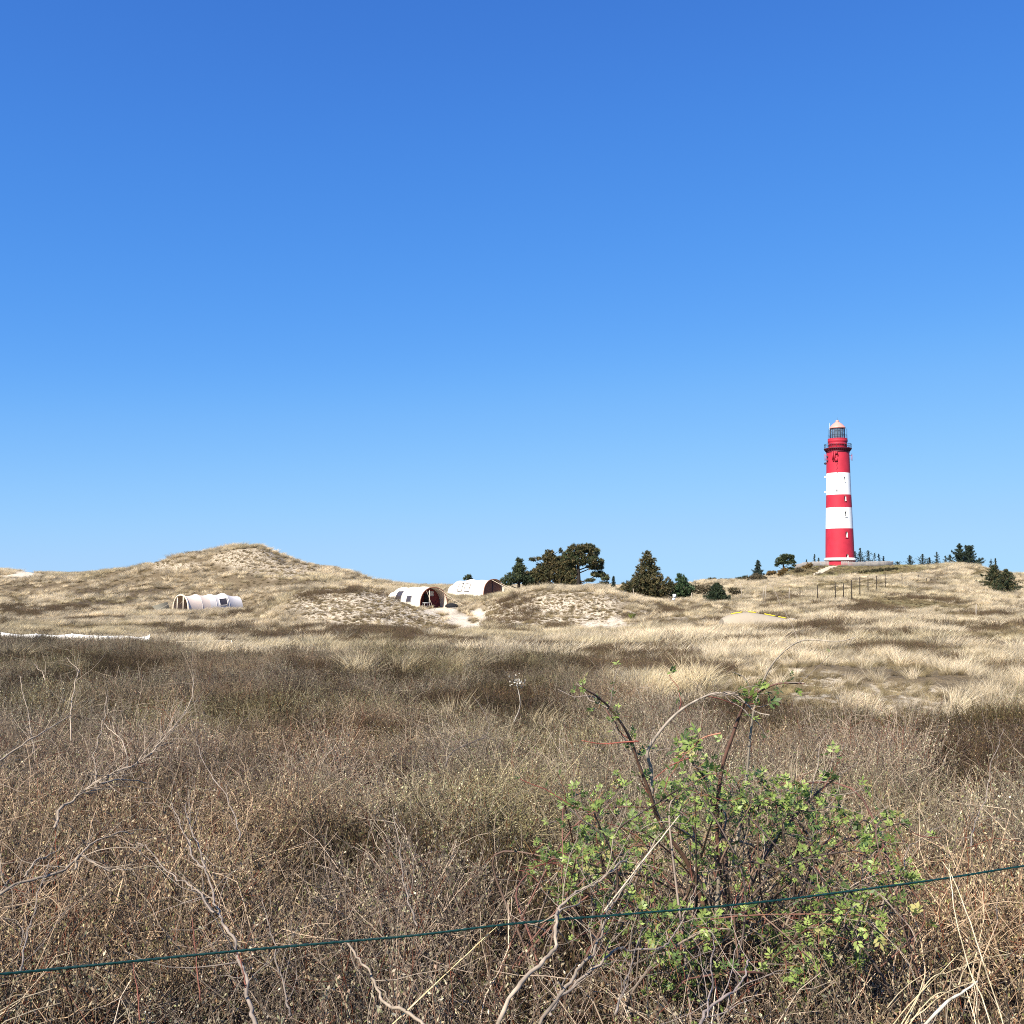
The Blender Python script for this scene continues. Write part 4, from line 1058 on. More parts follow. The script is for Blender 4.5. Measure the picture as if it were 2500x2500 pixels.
mb.build("canopy", mat("sandy_canvas", (.33, .28, .21), 0.85, 0.15, noise=(.9, .18), bump=(1.6, .6, .12)), lt, smooth=True)
M_YEL = mat("yellow_piping", (.75, .60, .04), .5)
for (p0, p1) in ((1784, 1812), (1826, 1845), (1866, 1893), (1900, 1919)):
    mb = MB(); P = []
    for p in np.linspace(p0, p1, 6):
        x = pt(p, 1500, Yr).x; z = np.interp(x, xs, zs_) - zg + .045; P.append((x - xm, -.05, z))
    mb.tube(P, .035, 5); mb.build("piping", M_YEL, lt)

# white windbreak behind the heath, left
Yw = 43.0
wl_ = [(a_, b_ - 4) for a_, b_ in [(-80, 1545), (0, 1547.5), (25, 1551), (50, 1554), (85, 1551.5), (100, 1553), (140, 1555), (176, 1551.5), (177, 1551.5), (215, 1555), (262, 1557), (300, 1556), (322, 1558), (340, 1560), (366, 1555)]]
wb = empty("windbreak", (pt(100, 1560, Yw).x, Yw, hz(pt(100, 1560, Yw).x, Yw))); tag(wb, "long low white canvas windbreak just behind the heath at far left", "windbreak")
w0 = Vector(wb.location); mb = MB(); V = []; fs = []
pp = np.linspace(-80, 366, 60)
for i, p in enumerate(pp):
    q = np.interp(p, [a for a, _ in wl_], [b for _, b in wl_]); T = pt(p, q, Yw); yy = Yw + .12 * math.sin(i * .8)
    T = pt(p, q, yy); g = hz(T.x, yy) - .1
    V += [(T.x - w0.x, yy - w0.y, g - w0.z), (T.x - w0.x, yy - w0.y, T.z - w0.z), (T.x - w0.x, yy + .05 - w0.y, T.z - w0.z), (T.x - w0.x, yy + .05 - w0.y, g - w0.z)]
for i in range(59):
    a = i * 4; fs += [(a, a + 4, a + 5, a + 1), (a + 1, a + 5, a + 6, a + 2), (a + 2, a + 6, a + 7, a + 3)]
mb.add(V, fs); mb.build("fabric", M_WHITE, wb)
for p in (2, 88, 176, 262, 365):
    T = pt(p, np.interp(p, [a for a, _ in wl_], [b for _, b in wl_]) - 2, Yw - .16); mb = MB(); mb.tube([Vector((T.x, Yw - .16, hz(T.x, Yw) - .1)) - w0, T - w0], .02, 5); mb.build("pole", M_POST if p == 2 else M_WHITE, wb)
# string line on stakes
Yl = 41.0
A_ = pt(432, 1566, Yl); B_ = pt(565, 1563.5, Yl); sl = empty("string_line", (B_.x, Yl, hz(B_.x, Yl))); l0 = Vector(sl.location)
tag(sl, "pale string stretched low over grass to a forked white stake", "string line")
mb = MB(); mb.tube([A_ - l0, (A_ + B_) / 2 - l0 + Vector((0, 0, -.01)), B_ - l0], .012, 5); mb.build("rope", M_ROPE, sl)
for dp in (-4, 6):
    q = pt(565 + dp, 1584, Yl); mb = MB(); mb.tube([Vector((q.x, Yl, min(q.z, hz(q.x, Yl)))) - l0, B_ - l0], .018, 5); mb.build("stake", M_POLE, sl)
q = pt(433, 1580, Yl); mb = MB(); mb.tube([Vector((q.x, Yl, hz(q.x, Yl) - .1)) - l0, A_ - l0], .018, 5); mb.build("stake", M_POLE, sl)

# ------------------------------------------------------------------ trees
M_NEED = leafmat("pine_needles", 0.6, 0.12); M_BARK = mat("pine_bark", (.032, .026, .022), 0.9, 0.1, noise=(2, .3))
M_LEAF = leafmat("bush_leaves", 0.6, 0.15)
def lobes_tree(name, label, cat, lobes, trunk_px, Y, cols, dens=13, puff=.30, group=None, trunk=True, spik=18, depth=.85, seed=None):
    """lobes: (px, py, rx, ry) as seen; each becomes an ellipsoid of needle tufts at distance Y"""
    pz = Y / F
    bx = pt(trunk_px, 1430, Y).x; zg = hz(bx, Y); root = empty(name, (bx, Y, zg)); tag(root, label, cat, group)
    mb = MB(); tr = MB(); top = max(pt(p, q - ry, Y).z for p, q, rx, ry in lobes) - zg
    for (p, q, rx, ry) in lobes:
        c_ = pt(p, q, Y); c_ = np.array([c_.x - bx, rng.normal() * rx * pz * .25, c_.z - zg])
        ax = np.array([rx, max(rx, ry) * depth, ry]) * pz
        if not trunk: c_[2] = max(c_[2], float(H(bx + c_[0], Y)) - zg + ax[2] * .55)
        n = int(max(8, dens * 4.2 * (ax[0] * ax[2] + ax[1] * ax[2] + ax[0] * ax[1])))
        d = norm(rng.normal(size=(n, 3))); r = rng.uniform(.2, 1, n) ** .5
        lump = .80 + .34 * fbm(d[:, 0] * 2.2 + p, d[:, 2] * 2.2 + d[:, 1] * 1.7 + q, 5, 2)
        P = c_ + d * ax * (r * lump)[:, None]
        k = fbm(P[:, 0] * 1.1 + 9, P[:, 2] * 1.1 + P[:, 1], 15, 3)
        keep = (k > (.22 if dens < 12 else .27)) & ((P[:, 2] > .05) | (not trunk)); P = P[keep]; n = len(P)
        if n == 0: continue
        ci = rng.integers(0, len(cols), n); col = np.array(cols)[ci] * rng.uniform(.7, 1.3, (n, 1))
        spikes(mb, P, puff * rng.uniform(.7, 1.25, n), spik, .16, col, .5)
        if trunk:
            for q_ in range(max(1, min(5, n // 90))):
                e = P[rng.integers(0, n)]; h0 = min(max(e[2] - abs(e[0]) * .35 - .3, .3), top * .9)
                m1 = np.array([e[0] * .5, e[1] * .5, (h0 + e[2]) / 2 - .1])
                tr.tube([(0, 0, h0), tuple(m1), tuple(e)], [.07 * top / 6 + .02, .05 * top / 6 + .01, .015], 5)
    if trunk:
        tr.tube([(0, 0, -.3), (.05, 0, top * .3), (-.04, 0, top * .6), (0, 0, top * .92)], np.array([.05, .042, .03, .008]) * max(top, 2), 8)
        tr.build("trunk", M_BARK, root)
    mb.build("crown", M_NEED if trunk else M_LEAF, root)
    return root
OL = [(.105, .090, .038), (.075, .070, .030), (.135, .105, .048), (.05, .055, .026)]
GR = [(.045, .065, .032), (.07, .085, .035), (.035, .05, .028), (.09, .10, .045)]
DG = [(.028, .045, .022), (.045, .06, .026), (.02, .03, .018)]
lobes_tree("pine_tree", "small dark pine at the left end of the pine group, by the brown tent front", "tree", [(1268, 1370, 8, 10), (1267, 1388, 17, 13), (1262, 1408, 28, 15), (1238, 1420, 19, 11), (1286, 1416, 18, 14)], 1266, 158, GR, dens=11.9, puff=.34)
lobes_tree("pine_tree", "brownish bushy pine with a reaching upper left branch, middle of the pine group", "tree", [(1341, 1350, 11, 8), (1335, 1362, 15, 10), (1300, 1366, 9, 4), (1314, 1364, 8, 4), (1332, 1385, 22, 14), (1345, 1402, 30, 18), (1314, 1414, 28, 15), (1372, 1412, 24, 20), (1366, 1378, 18, 20), (1369, 1345, 5, 6), (1295, 1421, 22, 12), (1388, 1402, 22, 20), (1395, 1422, 28, 12), (1296, 1408, 26, 15), (1352, 1372, 20, 18), (1386, 1378, 24, 24), (1318, 1398, 22, 16)], 1340, 163, OL, dens=11.9, puff=.34)
lobes_tree("pine_tree", "largest pine, flat topped with open lower branches, right of the pine group", "tree", [(1403, 1344, 22, 15), (1430, 1338, 26, 11), (1448, 1348, 17, 15), (1388, 1362, 20, 18), (1415, 1365, 30, 17), (1450, 1370, 18, 12), (1468, 1372, 7, 8), (1455, 1385, 22, 7), (1396, 1386, 15, 10), (1461, 1402, 20, 7), (1478, 1411, 12, 7), (1440, 1417, 14, 2), (1476, 1424, 12, 2), (1400, 1400, 9, 12)], 1412, 152, OL + GR[:2], dens=11.9, puff=.34)
lobes_tree("pine_tree", "broad dense conical pine standing alone right of the pine group", "tree", [(1580, 1357, 13, 11), (1582, 1372, 23, 14), (1580, 1392, 33, 17), (1579, 1412, 44, 16), (1562, 1434, 54, 20), (1608, 1432, 40, 24), (1535, 1445, 30, 12), (1600, 1458, 36, 12)], 1585, 136, OL, dens=11)
lobes_tree("pine_tree", "small bright green pine just right of the broad conical pine", "tree", [(1659, 1408, 6, 8), (1668, 1408, 5, 7), (1663, 1420, 18, 12), (1665, 1435, 30, 14), (1661, 1450, 30, 10)], 1664, 140, [(.05, .09, .04), (.08, .12, .05), (.035, .06, .03)], dens=13)
lobes_tree("pine_tree", "tiny pine tip peeping over the ridge behind the cream tents", "tree", [(1134, 1411, 5, 4), (1145, 1408, 7, 6), (1147, 1416, 9, 4)], 1144, 178, GR, dens=16)
lobes_tree("pine_tree", "umbrella shaped pine at the left foot of the lighthouse mound", "tree", [(1920, 1358, 15, 6), (1910, 1366, 16, 6), (1932, 1362, 9, 8), (1936, 1372, 9, 5), (1903, 1374, 12, 4), (1922, 1374, 13, 4), (1896, 1380, 7, 3), (1938, 1381, 6, 3), (1930, 1388, 12, 1.5)], 1913, 284, GR, dens=7, puff=.42)

def spruce(label, px, p0, p1, w, Y, cols, dens=1.0, group=None, whorl=.45, cat="tree", droop=.12, jag=.35, name="spruce_tree"):
    bx = pt(px, 1430, Y).x; zg = hz(bx, Y)
    base = zg if p1 is None else min(zg, pt(px, p1, Y).z); h = pt(px, p0, Y).z - zg; W = w * Y / F / 2 * 1.35
    root = empty(name, (bx, Y, zg)); tag(root, label, cat, group); mb = MB(); tr = MB()
    tr.tube([(0, 0, -.3), (0, 0, h * .5), (0, 0, h)], [h * .028, h * .018, .012], 6)
    z = h * .04; cen = []; rr_ = []
    step = max(.14, h * .055)
    lean = rng.normal() * .10
    while z < h * .97:
        t = z / h; R_ = W * (1 - t) ** .8 * rng.uniform(1 - jag, 1 + jag * .5)
        nb = max(3, int(7 * dens))
        a0 = rng.uniform(0, 6.28)
        for k in range(nb):
            if rng.uniform() > .55 + .45 * dens: continue
            a = a0 + k * 6.283 / nb + rng.normal() * .25; L = R_ * rng.uniform(.6, 1.15)
            e = np.array([math.cos(a) * L * (1 + lean * 2), math.sin(a) * L, z + L * (.18 + .4 * t) - droop * L])
            tr.tube([(0, 0, z), tuple(e)], [.02 + .004 * h, .008], 4)
            m = max(3, int(L / .11 * dens) + 1)
            tt = rng.uniform(.2, 1.05, m)
            cen.append(np.array([0, 0, z]) + (e - np.array([0, 0, z])) * tt[:, None] + rng.normal(size=(m, 3)) * .05 * (1 + L * .4))
        z += step * rng.uniform(.8, 1.2)
    cen = np.concatenate(cen); n = len(cen); col = np.array(cols)[rng.integers(0, len(cols), n)] * rng.uniform(.7, 1.3, (n, 1))
    spikes(mb, cen, (.16 + .022 * h) * rng.uniform(.7, 1.2, n), 12, .13, col, .35)
    tr.build("trunk", M_BARK, root); mb.build("crown", M_NEED, root)
BL = [(.035, .055, .045), (.05, .07, .05), (.025, .038, .032)]
spruce("dense dark dome of spruce in the grass between small green pine and dark fence", 1750, 1423, None, 56, 122, DG, 1.9, jag=.18, whorl=.3)
spruce("wispy grey green spruce tip between largest pine and broad conical pine", 1498, 1405, None, 18, 172, BL, .9)
spruce("pointed ragged spruce above the dark scrub left of the lighthouse mound", 1851, 1366, None, 46, 238, BL, .9)
g = "spruces on the skyline behind the lighthouse dune"
SK = [(1970, 1366, 5, 322, "tiniest spruce tip above the ring fence, left of the lighthouse"), (1990, 1353, 11, 322, "small spruce above the ring fence, nearest left of the lighthouse"), (2000, 1362, 8, 326, "faint thin spruce tip between the small left spruce and the lighthouse"),
      (2089, 1345, 16, 330, "thin dark spruce touching the right edge of the lighthouse"), (2102, 1336, 24, 332, "tallest ragged spruce right beside the lighthouse"), (2121, 1343, 26, 334, "bushy dark spruce, third right of the lighthouse"),
      (2137, 1350, 15, 336, "slim grey spruce, fourth right of the lighthouse"), (2147, 1352, 14, 332, "slim grey spruce, fifth right of the lighthouse"), (2158, 1358, 15, 330, "low spruce above the right end of the ring fence"),
      (2192, 1371, 20, 300, "low wind bent spruce in the dip right of the ring fence"), (2223, 1356, 24, 290, "lone dark spruce at the left end of the right dune crest"), (2254, 1352, 20, 290, "second dark spruce on the right dune crest"),
      (2271, 1361, 18, 294, "small spruce, third on the right dune crest"), (2289, 1348, 16, 296, "spruce with a bare stem below its tip, fourth on the crest"), (2310, 1356, 12, 300, "faint bare spruce left of the big dark pair"),
      (2321, 1354, 13, 298, "thin spruce touching the big dark pair"), (2345, 1327, 36, 292, "left tree of the big dark spruce pair on the dune crest"), (2368, 1330, 52, 296, "right broader tree of the big dark spruce pair on the crest"),
      (2392, 1361, 20, 294, "low branching spruce at the right foot of the big pair"), (2421, 1364, 15, 300, "small spruce alone on the crest, left of the two"), (2432, 1363, 16, 300, "small spruce alone on the crest, right of the two")]
for px, p0, w, Y, lab in SK:
    big = w > 30
    spruce(lab, px, p0, None, w, Y, BL if not big else DG + BL, 1.3 if big else ((.7 if w > 15 else .5)), g, jag=.7, droop=-.25)
spruce("left tree of the two dark layered conifers on the right hand slope", 2428, 1379, None, 62, 158, DG + OL[:2], 1.2, jag=.4, droop=.2, name="conifer_tree")
spruce("right lower tree of the two dark layered conifers on the right slope", 2457, 1390, None, 56, 152, DG + OL[:2], 1.1, jag=.45, droop=.2, name="conifer_tree")

# ------------------------------------------------------------------ bushes
GO = [(.24, .15, .05), (.17, .12, .05), (.12, .085, .04)]; SC = [(.10, .08, .045), (.075, .065, .035), (.13, .10, .06)]
def bush(lab, lobes, Y, cols, name="bush", cat="bush", group=None, puff=.3, dens=12):
    px = np.mean([l[0] for l in lobes]); lobes_tree(name, lab, cat, lobes, px, Y, cols, dens, puff, group, trunk=False, spik=14)
bush("orange brown gorse below the umbrella pine, left clump", [(1886, 1398, 12, 5), (1876, 1402, 7, 4)], 252, GO, "gorse_bush", puff=.34)
bush("orange brown gorse below the umbrella pine, right clump", [(1908, 1396, 10, 5), (1916, 1391, 9, 4), (1905, 1402, 8, 4)], 256, GO, "gorse_bush", puff=.34)
bush("orange tipped gorse in front of the fence left of the path", [(1977, 1378, 9, 5), (1970, 1384, 11, 4)], 272, GO, "gorse_bush")
bush("olive scrub on the mound beside the path", [(1952, 1392, 12, 6), (1944, 1396, 8, 4), (1962, 1395, 6, 4)], 262, SC)
bush("flat small bush left of the upper path", [(1995, 1390, 7, 3)], 266, SC, puff=.22)
bush("round clipped looking bush at the lower left of the path", [(1972.5, 1405, 4.6, 4.2)], 246, SC[:2], puff=.2, dens=20)
bush("small grey scrub at the lower end of the path", [(1998, 1405, 8, 4)], 243, SC, puff=.22)
bush("round brown bush right of the path on the grassy mound", [(2028, 1407, 9, 5)], 240, SC, puff=.24)
lobes_ = [(2088, 1404, 10, 3.5), (2102, 1402, 10, 4.5), (2117, 1399, 10, 5.5), (2133, 1396, 11, 5.5), (2150, 1393, 11, 5.5), (2168, 1391, 12, 4.5), (2186, 1389, 10, 3)]
bush("long dark juniper hedge on the mound below the ring fence", lobes_, 236, [(.07, .065, .03), (.05, .048, .025)], "hedge", "hedge")
bush("dark scrub ridge against the sky, left hump", [(1722, 1420, 16, 5), (1740, 1416, 14, 6)], 255, DG + SC, puff=.4, dens=7)
bush("dark scrub ridge against the sky, right end", [(1762, 1419, 16, 5), (1778, 1422, 12, 4)], 255, DG + SC, puff=.4, dens=7)
bush("dark thicket under the pointed ragged spruce, left part", [(1806, 1416, 16, 6), (1822, 1413, 14, 7)], 244, SC + DG, puff=.4, dens=7)
bush("dark thicket under the pointed ragged spruce, right part", [(1846, 1410, 16, 10), (1860, 1414, 14, 9), (1838, 1422, 18, 9)], 234, SC, puff=.4, dens=7)
bush("brown scrub behind the dense dark spruce, left", [(1706, 1440, 20, 12), (1725, 1438, 16, 10)], 160, SC, puff=.3, dens=9)
bush("brown scrub behind the dense dark spruce, right", [(1790, 1442, 16, 9), (1805, 1448, 12, 6)], 150, SC, puff=.3, dens=9)
bush("low dark scrub under the broad conical pine and sign", [(1628, 1464, 16, 9), (1650, 1462, 14, 5)], 128, SC, puff=.24)
# yucca-like green plant on the sand
yp = pt(1545, 1520, 84); mb = MB(); n = 26; a = rng.uniform(0, 6.28, n)
d = np.stack([np.cos(a) * .5, np.sin(a) * .5, rng.uniform(.6, 1.3, n)], 1); quads(mb, np.array([[0, 0, .1]]) + norm(d) * .36, d, .72, .09, np.array([.12, .14, .03]) * rng.uniform(.7, 1.3, (n, 1)))
o = mb.build("spiky_plant", M_LEAF, loc=(yp.x, 84, hz(yp.x, 84))); tag(o, "spiky yellow green plant at the right edge of the bare sand", "plant")

# ------------------------------------------------------------------ green wire across the foreground
M_GREEN = mat("green_plastic_coating", (.004, .028, .022), 0.35, 0.5, noise=(60, .25))
wp = [(-420, 2415, 1.75), (0, 2379, 1.92), (264, 2353, 2.0), (528, 2326, 2.08), (836, 2299, 2.16), (1020, 2284, 2.2), (1266, 2252, 2.26), (1636, 2224, 2.36), (1870, 2202, 2.43), (2090, 2174, 2.5), (2310, 2145, 2.58), (2500, 2113, 2.66), (2900, 2060, 2.8)]
P0 = np.array([tuple(pt(*w)) for w in wp]); tt = np.linspace(0, len(wp) - 1, 500)
PW = np.stack([np.interp(tt, np.arange(len(wp)), P0[:, i]) for i in range(3)], 1)
k_ = np.ones(41) / 41; PWs = PW.copy()
for i in range(3): PWs[20:-20, i] = np.convolve(PW[:, i], k_, 'valid')
PWs = np.concatenate([PWs[:1] - (PWs[1:2] - PWs[:1]) * 900, PWs, PWs[-1:] + (PWs[-1:] - PWs[-2:-1]) * 900]); PWs = PWs[[0] + list(range(1, 501)) + [501]]; ww = Vector(PWs[250]); wr = empty("boundary_wire", ww); tag(wr, "dark green plastic coated twisted wire stretched across the foreground", "wire")
ph = np.arange(502) * .9
for q in (0, math.pi):
    mb = MB(); off = np.stack([0 * ph, np.cos(ph + q) * .0011, np.sin(ph + q) * .0011], 1); mb.tube(PWs + off - np.array(ww), .0018, 6); mb.build("strand", M_GREEN, wr, smooth=True)

# ------------------------------------------------------------------ bare branches
M_DEAD = leafmat("bare_wood", 0.75, 0.0)
def smooth(P, n):
    P = np.array(P); t = np.linspace(0, len(P) - 1, n); i = np.clip(t.astype(int), 0, len(P) - 2); f = (t - i)[:, None]
    g = lambda k: P[np.clip(k, 0, len(P) - 1)]
    p0, p1, p2, p3 = g(i - 1), g(i), g(i + 1), g(i + 2)
    return .5 * (2 * p1 + (p2 - p0) * f + (2 * p0 - 5 * p1 + 4 * p2 - p3) * f ** 2 + (-p0 + 3 * p1 - 3 * p2 + p3) * f ** 3)
def stick(mb, line, Y0, Y1, r0, r1, col, twigs=0, tl=.18, wob=.006, origin=None, thick=1.0):
    n = len(line); P = [tuple(pt(px, py, Y0 + (Y1 - Y0) * i / (n - 1))) for i, (px, py) in enumerate(line)]
    m = max(8, n * 5); P = smooth(P, m)
    w = np.cumsum(rng.normal(size=(m, 3)) * wob, 0); w -= np.linspace(0, 1, m)[:, None] * w[-1]; P = P + w * .5
    rads = np.linspace(r0, r1, m) * thick * (1 + .12 * rng.normal(size=m) * .6)
    cc = np.array(col) * (1 + .18 * rng.normal(size=(m, 1)))
    mb.tube(P - origin, rads, 7, np.clip(cc, 0.01, 1))
    for q in range(twigs):
        t = rng.uniform(.15, .98); i = int(t * (m - 1)); d = norm(P[min(i + 1, m - 1)] - P[max(i - 1, 0)] + 1e-6); d = d + rng.normal(size=3) * .6; d[2] += .25
        rr0 = np.interp(t, [0, 1], [r0, r1]) * .5 * thick
        P2 = wavy(P[i], d, tl * rng.uniform(.4, 1.3), 5, .22); mb.tube(P2 - origin, np.linspace(rr0, rr0 * .3, 6), 4, np.array(col) * rng.uniform(.8, 1.15))
        if rng.uniform() < .5:
            P3 = wavy(P2[2], P2[3] - P2[2] + rng.normal(size=3) * .03, tl * .4, 3, .25); mb.tube(P3 - origin, np.linspace(rr0 * .5, rr0 * .2, 4), 4, np.array(col))
    return P
PALE = (.44, .35, .26); GREY = (.36, .29, .23); DARKB = (.10, .065, .05); REDB = (.26, .075, .055)
def deadbranch(label, lines, Yc, name="bare_branch", cat="branch", col=PALE, group="bare branches in the foreground scrub"):
    l0_ = lines[0]; o_ = np.array(pt(*l0_[0][0], l0_[1]))
    mb = MB()
    lines = [([(l[0][0] - .4 * (l[1][0] - l[0][0]), l[0][1] - .3 * (l[1][1] - l[0][1]) + 34)] + l, y0, y1, r0, r1, tw) if i == 0 and l[0][1] < 2480 else (l, y0, y1, r0, r1, tw) for i, (l, y0, y1, r0, r1, tw) in enumerate(lines)]
    for (line, Y0, Y1, r0, r1, tw) in lines: stick(mb, line, Y0, Y1, r0, r1, np.array(col) * rng.uniform(.5, .72), int(tw * 1.6), .2, .0055, origin=o_, thick=.52)
    o = mb.build(name, M_DEAD, smooth=True, loc=tuple(o_)); tag(o, label, cat, group)
deadbranch("thick forked bare branch crossing the green wire just left of the rose bush", [
    ([(1205, 2540), (1253, 2418), (1300, 2365), (1337, 2326), (1350, 2270), (1352, 2246), (1380, 2215), (1416, 2185), (1465, 2150), (1504, 2106), (1530, 2098)], 2.0, 2.5, .0085, .004, 6),
    ([(1352, 2258), (1390, 2230), (1425, 2203)], 2.2, 2.4, .004, .002, 2)], 2.2)
deadbranch("long pale branch from the bottom edge fading into the rose bush", [
    ([(1285, 2540), (1340, 2460), (1385, 2414), (1425, 2360), (1456, 2308), (1470, 2260), (1473, 2229), (1490, 2200), (1522, 2163), (1560, 2100), (1620, 2030)], 2.1, 2.75, .0075, .0025, 5),
    ([(1440, 2330), (1440, 2270), (1436, 2230), (1445, 2190)], 2.3, 2.4, .003, .0015, 2)], 2.2)
deadbranch("bent grey branch with a sharp elbow under the wire at the rose bush", [
    ([(1360, 2440), (1394, 2414), (1450, 2360), (1513, 2304), (1560, 2300), (1618, 2299), (1640, 2285), (1652, 2250), (1680, 2200), (1707, 2160)], 2.3, 2.7, .007, .0025, 5)], 2.3, col=GREY)
deadbranch("tall forked grey shrub stem rising from the bottom left, crossing the wire", [
    ([(625, 2540), (620, 2490), (607, 2405), (590, 2360), (568, 2317), (545, 2270), (524, 2238), (515, 2190), (502, 2132), (484, 2079), (462, 2020), (455, 1960)], 2.05, 3.0, .0085, .003, 10),
    ([(524, 2230), (480, 2190), (440, 2160), (396, 2128), (360, 2080), (334, 2057)], 2.35, 2.7, .0045, .002, 4),
    ([(500, 2120), (465, 2085), (445, 2040), (431, 2000), (420, 1960)], 2.6, 2.9, .0045, .002, 5)], 2.4, col=GREY)
deadbranch("curved pale branch at the bottom edge between the tall grey stem and centre", [
    ([(840, 2300), (875, 2335), (906, 2387), (920, 2425), (940, 2448), (980, 2468), (1040, 2505)], 2.35, 2.1, .0035, .0075, 4)], 2.2)
deadbranch("long bleached branch lying over the scrub at the far left middle", [
    ([(-60, 2225), (0, 2176), (57, 2145), (141, 2119), (194, 2084), (235, 2045), (275, 2030), (326, 2033)], 2.7, 3.2, .010, .0035, 8), ([(57, 2145), (100, 2100), (145, 2068)], 2.85, 3.0, .006, .002, 3)], 2.8)
deadbranch("short bleached branch right of the long bleached one, left side", [
    ([(189, 2095), (215, 2115), (246, 2132), (285, 2130), (315, 2125)], 2.95, 3.0, .0085, .003, 6)], 2.9)
deadbranch("bleached bush skeleton fanning right above the reddish patch at left", [
    ([(150, 1975), (189, 1944), (246, 1909), (308, 1878), (370, 1848), (400, 1815), (422, 1790), (450, 1745), (468, 1700), (471, 1654)], 3.9, 4.6, .011, .003, 26),
    ([(246, 1912), (310, 1900), (365, 1912)], 4.0, 4.3, .007, .003, 6), ([(308, 1878), (300, 1820), (262, 1780), (251, 1764)], 4.1, 4.4, .006, .002, 5),
    ([(189, 1944), (240, 1925), (300, 1915), (372, 1925)], 4.0, 4.2, .006, .002, 5)], 4.0, "bare_bush", "bush")
deadbranch("upright pale stem with a kink above the bleached bush skeleton", [
    ([(230, 1880), (224, 1843), (238, 1800), (251, 1764), (256, 1735), (262, 1700)], 4.2, 4.6, .006, .003, 5)], 4.2)
deadbranch("thick pale branch slanting up from the left picture edge", [
    ([(-40, 1890), (0, 1861), (79, 1808), (120, 1780), (172, 1746)], 3.9, 4.4, .010, .004, 7)], 4.0)
deadbranch("thin forked stem in the upper left corner of the heath", [
    ([(78, 1790), (68, 1740), (53, 1689), (48, 1650)], 4.6, 4.9, .005, .0025, 5), ([(108, 1663), (95, 1640), (85, 1622)], 4.8, 4.9, .004, .002, 3)], 4.6)
deadbranch("pale kinked stem right of the thin forked stem in the upper left heath", [
    ([(172, 1760), (176, 1711), (192, 1655), (194, 1641), (163, 1606)], 4.8, 5.2, .006, .0025, 5)], 4.9)
deadbranch("dark curved stem in the middle of the heath above the reddish scrub", [
    ([(1105, 1835), (1145, 1815), (1175, 1800), (1186, 1770), (1180, 1745), (1155, 1700)], 4.4, 4.9, .005, .002, 5)], 4.6, col=(.2, .16, .13))
deadbranch("slender bent grey stem crossing the heath between left shrub stem and centre", [
    ([(575, 2010), (560, 1970), (520, 1900), (490, 1860), (480, 1810)], 3.3, 4.0, .005, .0018, 6)], 3.6, col=GREY)
deadbranch("crooked pale stem standing at the bottom right of the rose bush", [
    ([(1700, 2540), (1722, 2480), (1760, 2440), (1800, 2410), (1822, 2370), (1828, 2345)], 2.1, 2.4, .0075, .003, 4), ([(1722, 2480), (1735, 2420), (1742, 2340), (1738, 2280)], 2.15, 2.5, .0045, .002, 4)], 2.2, col=(.36, .29, .25))
deadbranch("forked pale twig beyond the right top of the rose bush", [
    ([(2010, 2000), (2045, 1930), (2050, 1885), (2062, 1878), (2094, 1860)], 3.8, 4.2, .004, .002, 3), ([(2062, 1880), (2035, 1886), (2022, 1888)], 4.0, 4.1, .003, .0015, 1)], 3.9)
deadbranch("pale branch forking beyond the lower right of the rose bush", [
    ([(2205, 2108), (2220, 2080), (2232, 2056), (2270, 2035), (2310, 2015)], 3.4, 3.8, .005, .0018, 4)], 3.5)
for k in range(5):
    lab = ["bare grey stem behind the wire at the lower left corner", "bare stem beside the reddish twigs under the wire, left of centre", "bare stem leaning left above the wire near the picture centre", "bare stem low between the two crossing pale branches", "grey stem leaning right near the right picture edge"][k]
    x0, y0, dx = [(60, 2330, 60), (700, 2420, -60), (1010, 2200, -50), (1500, 2480, 80), (2380, 2010, 70)][k]
    ln = [(x0, y0), (x0 + dx * .4, y0 - 70), (x0 + dx * .6, y0 - 150), (x0 + dx, y0 - 230)]
    Yk = [2.2, 2.1, 2.6, 2.1, 3.1][k]; deadbranch(lab, [(ln, Yk, Yk + .5, .0045, .0018, 7)], Yk, col=GREY)
# red shoots
for (x0, y0, Y, lab) in ((345, 2500, 2.1, "thin red shoot at the bottom edge, left"), (490, 2440, 2.15, "tall thin red shoot crossing the green wire at left"), (600, 2410, 2.15, "short red shoot beside the tall grey stem")):
    mb = MB(); o_ = np.array(pt(x0, y0, Y)); h = 150 if y0 == 2500 else (200 if x0 == 490 else 80)
    stick(mb, [(x0, y0), (x0 - 12, y0 - h * .5), (x0 - 20, y0 - h)], Y, Y + .1, .0017, .0008, (.16, .06, .04), 3, .06, .002, origin=o_)
    o = mb.build("red_shoot", M_DEAD, smooth=True, loc=tuple(o_)); tag(o, lab, "shoot", "red shoots in the foreground")

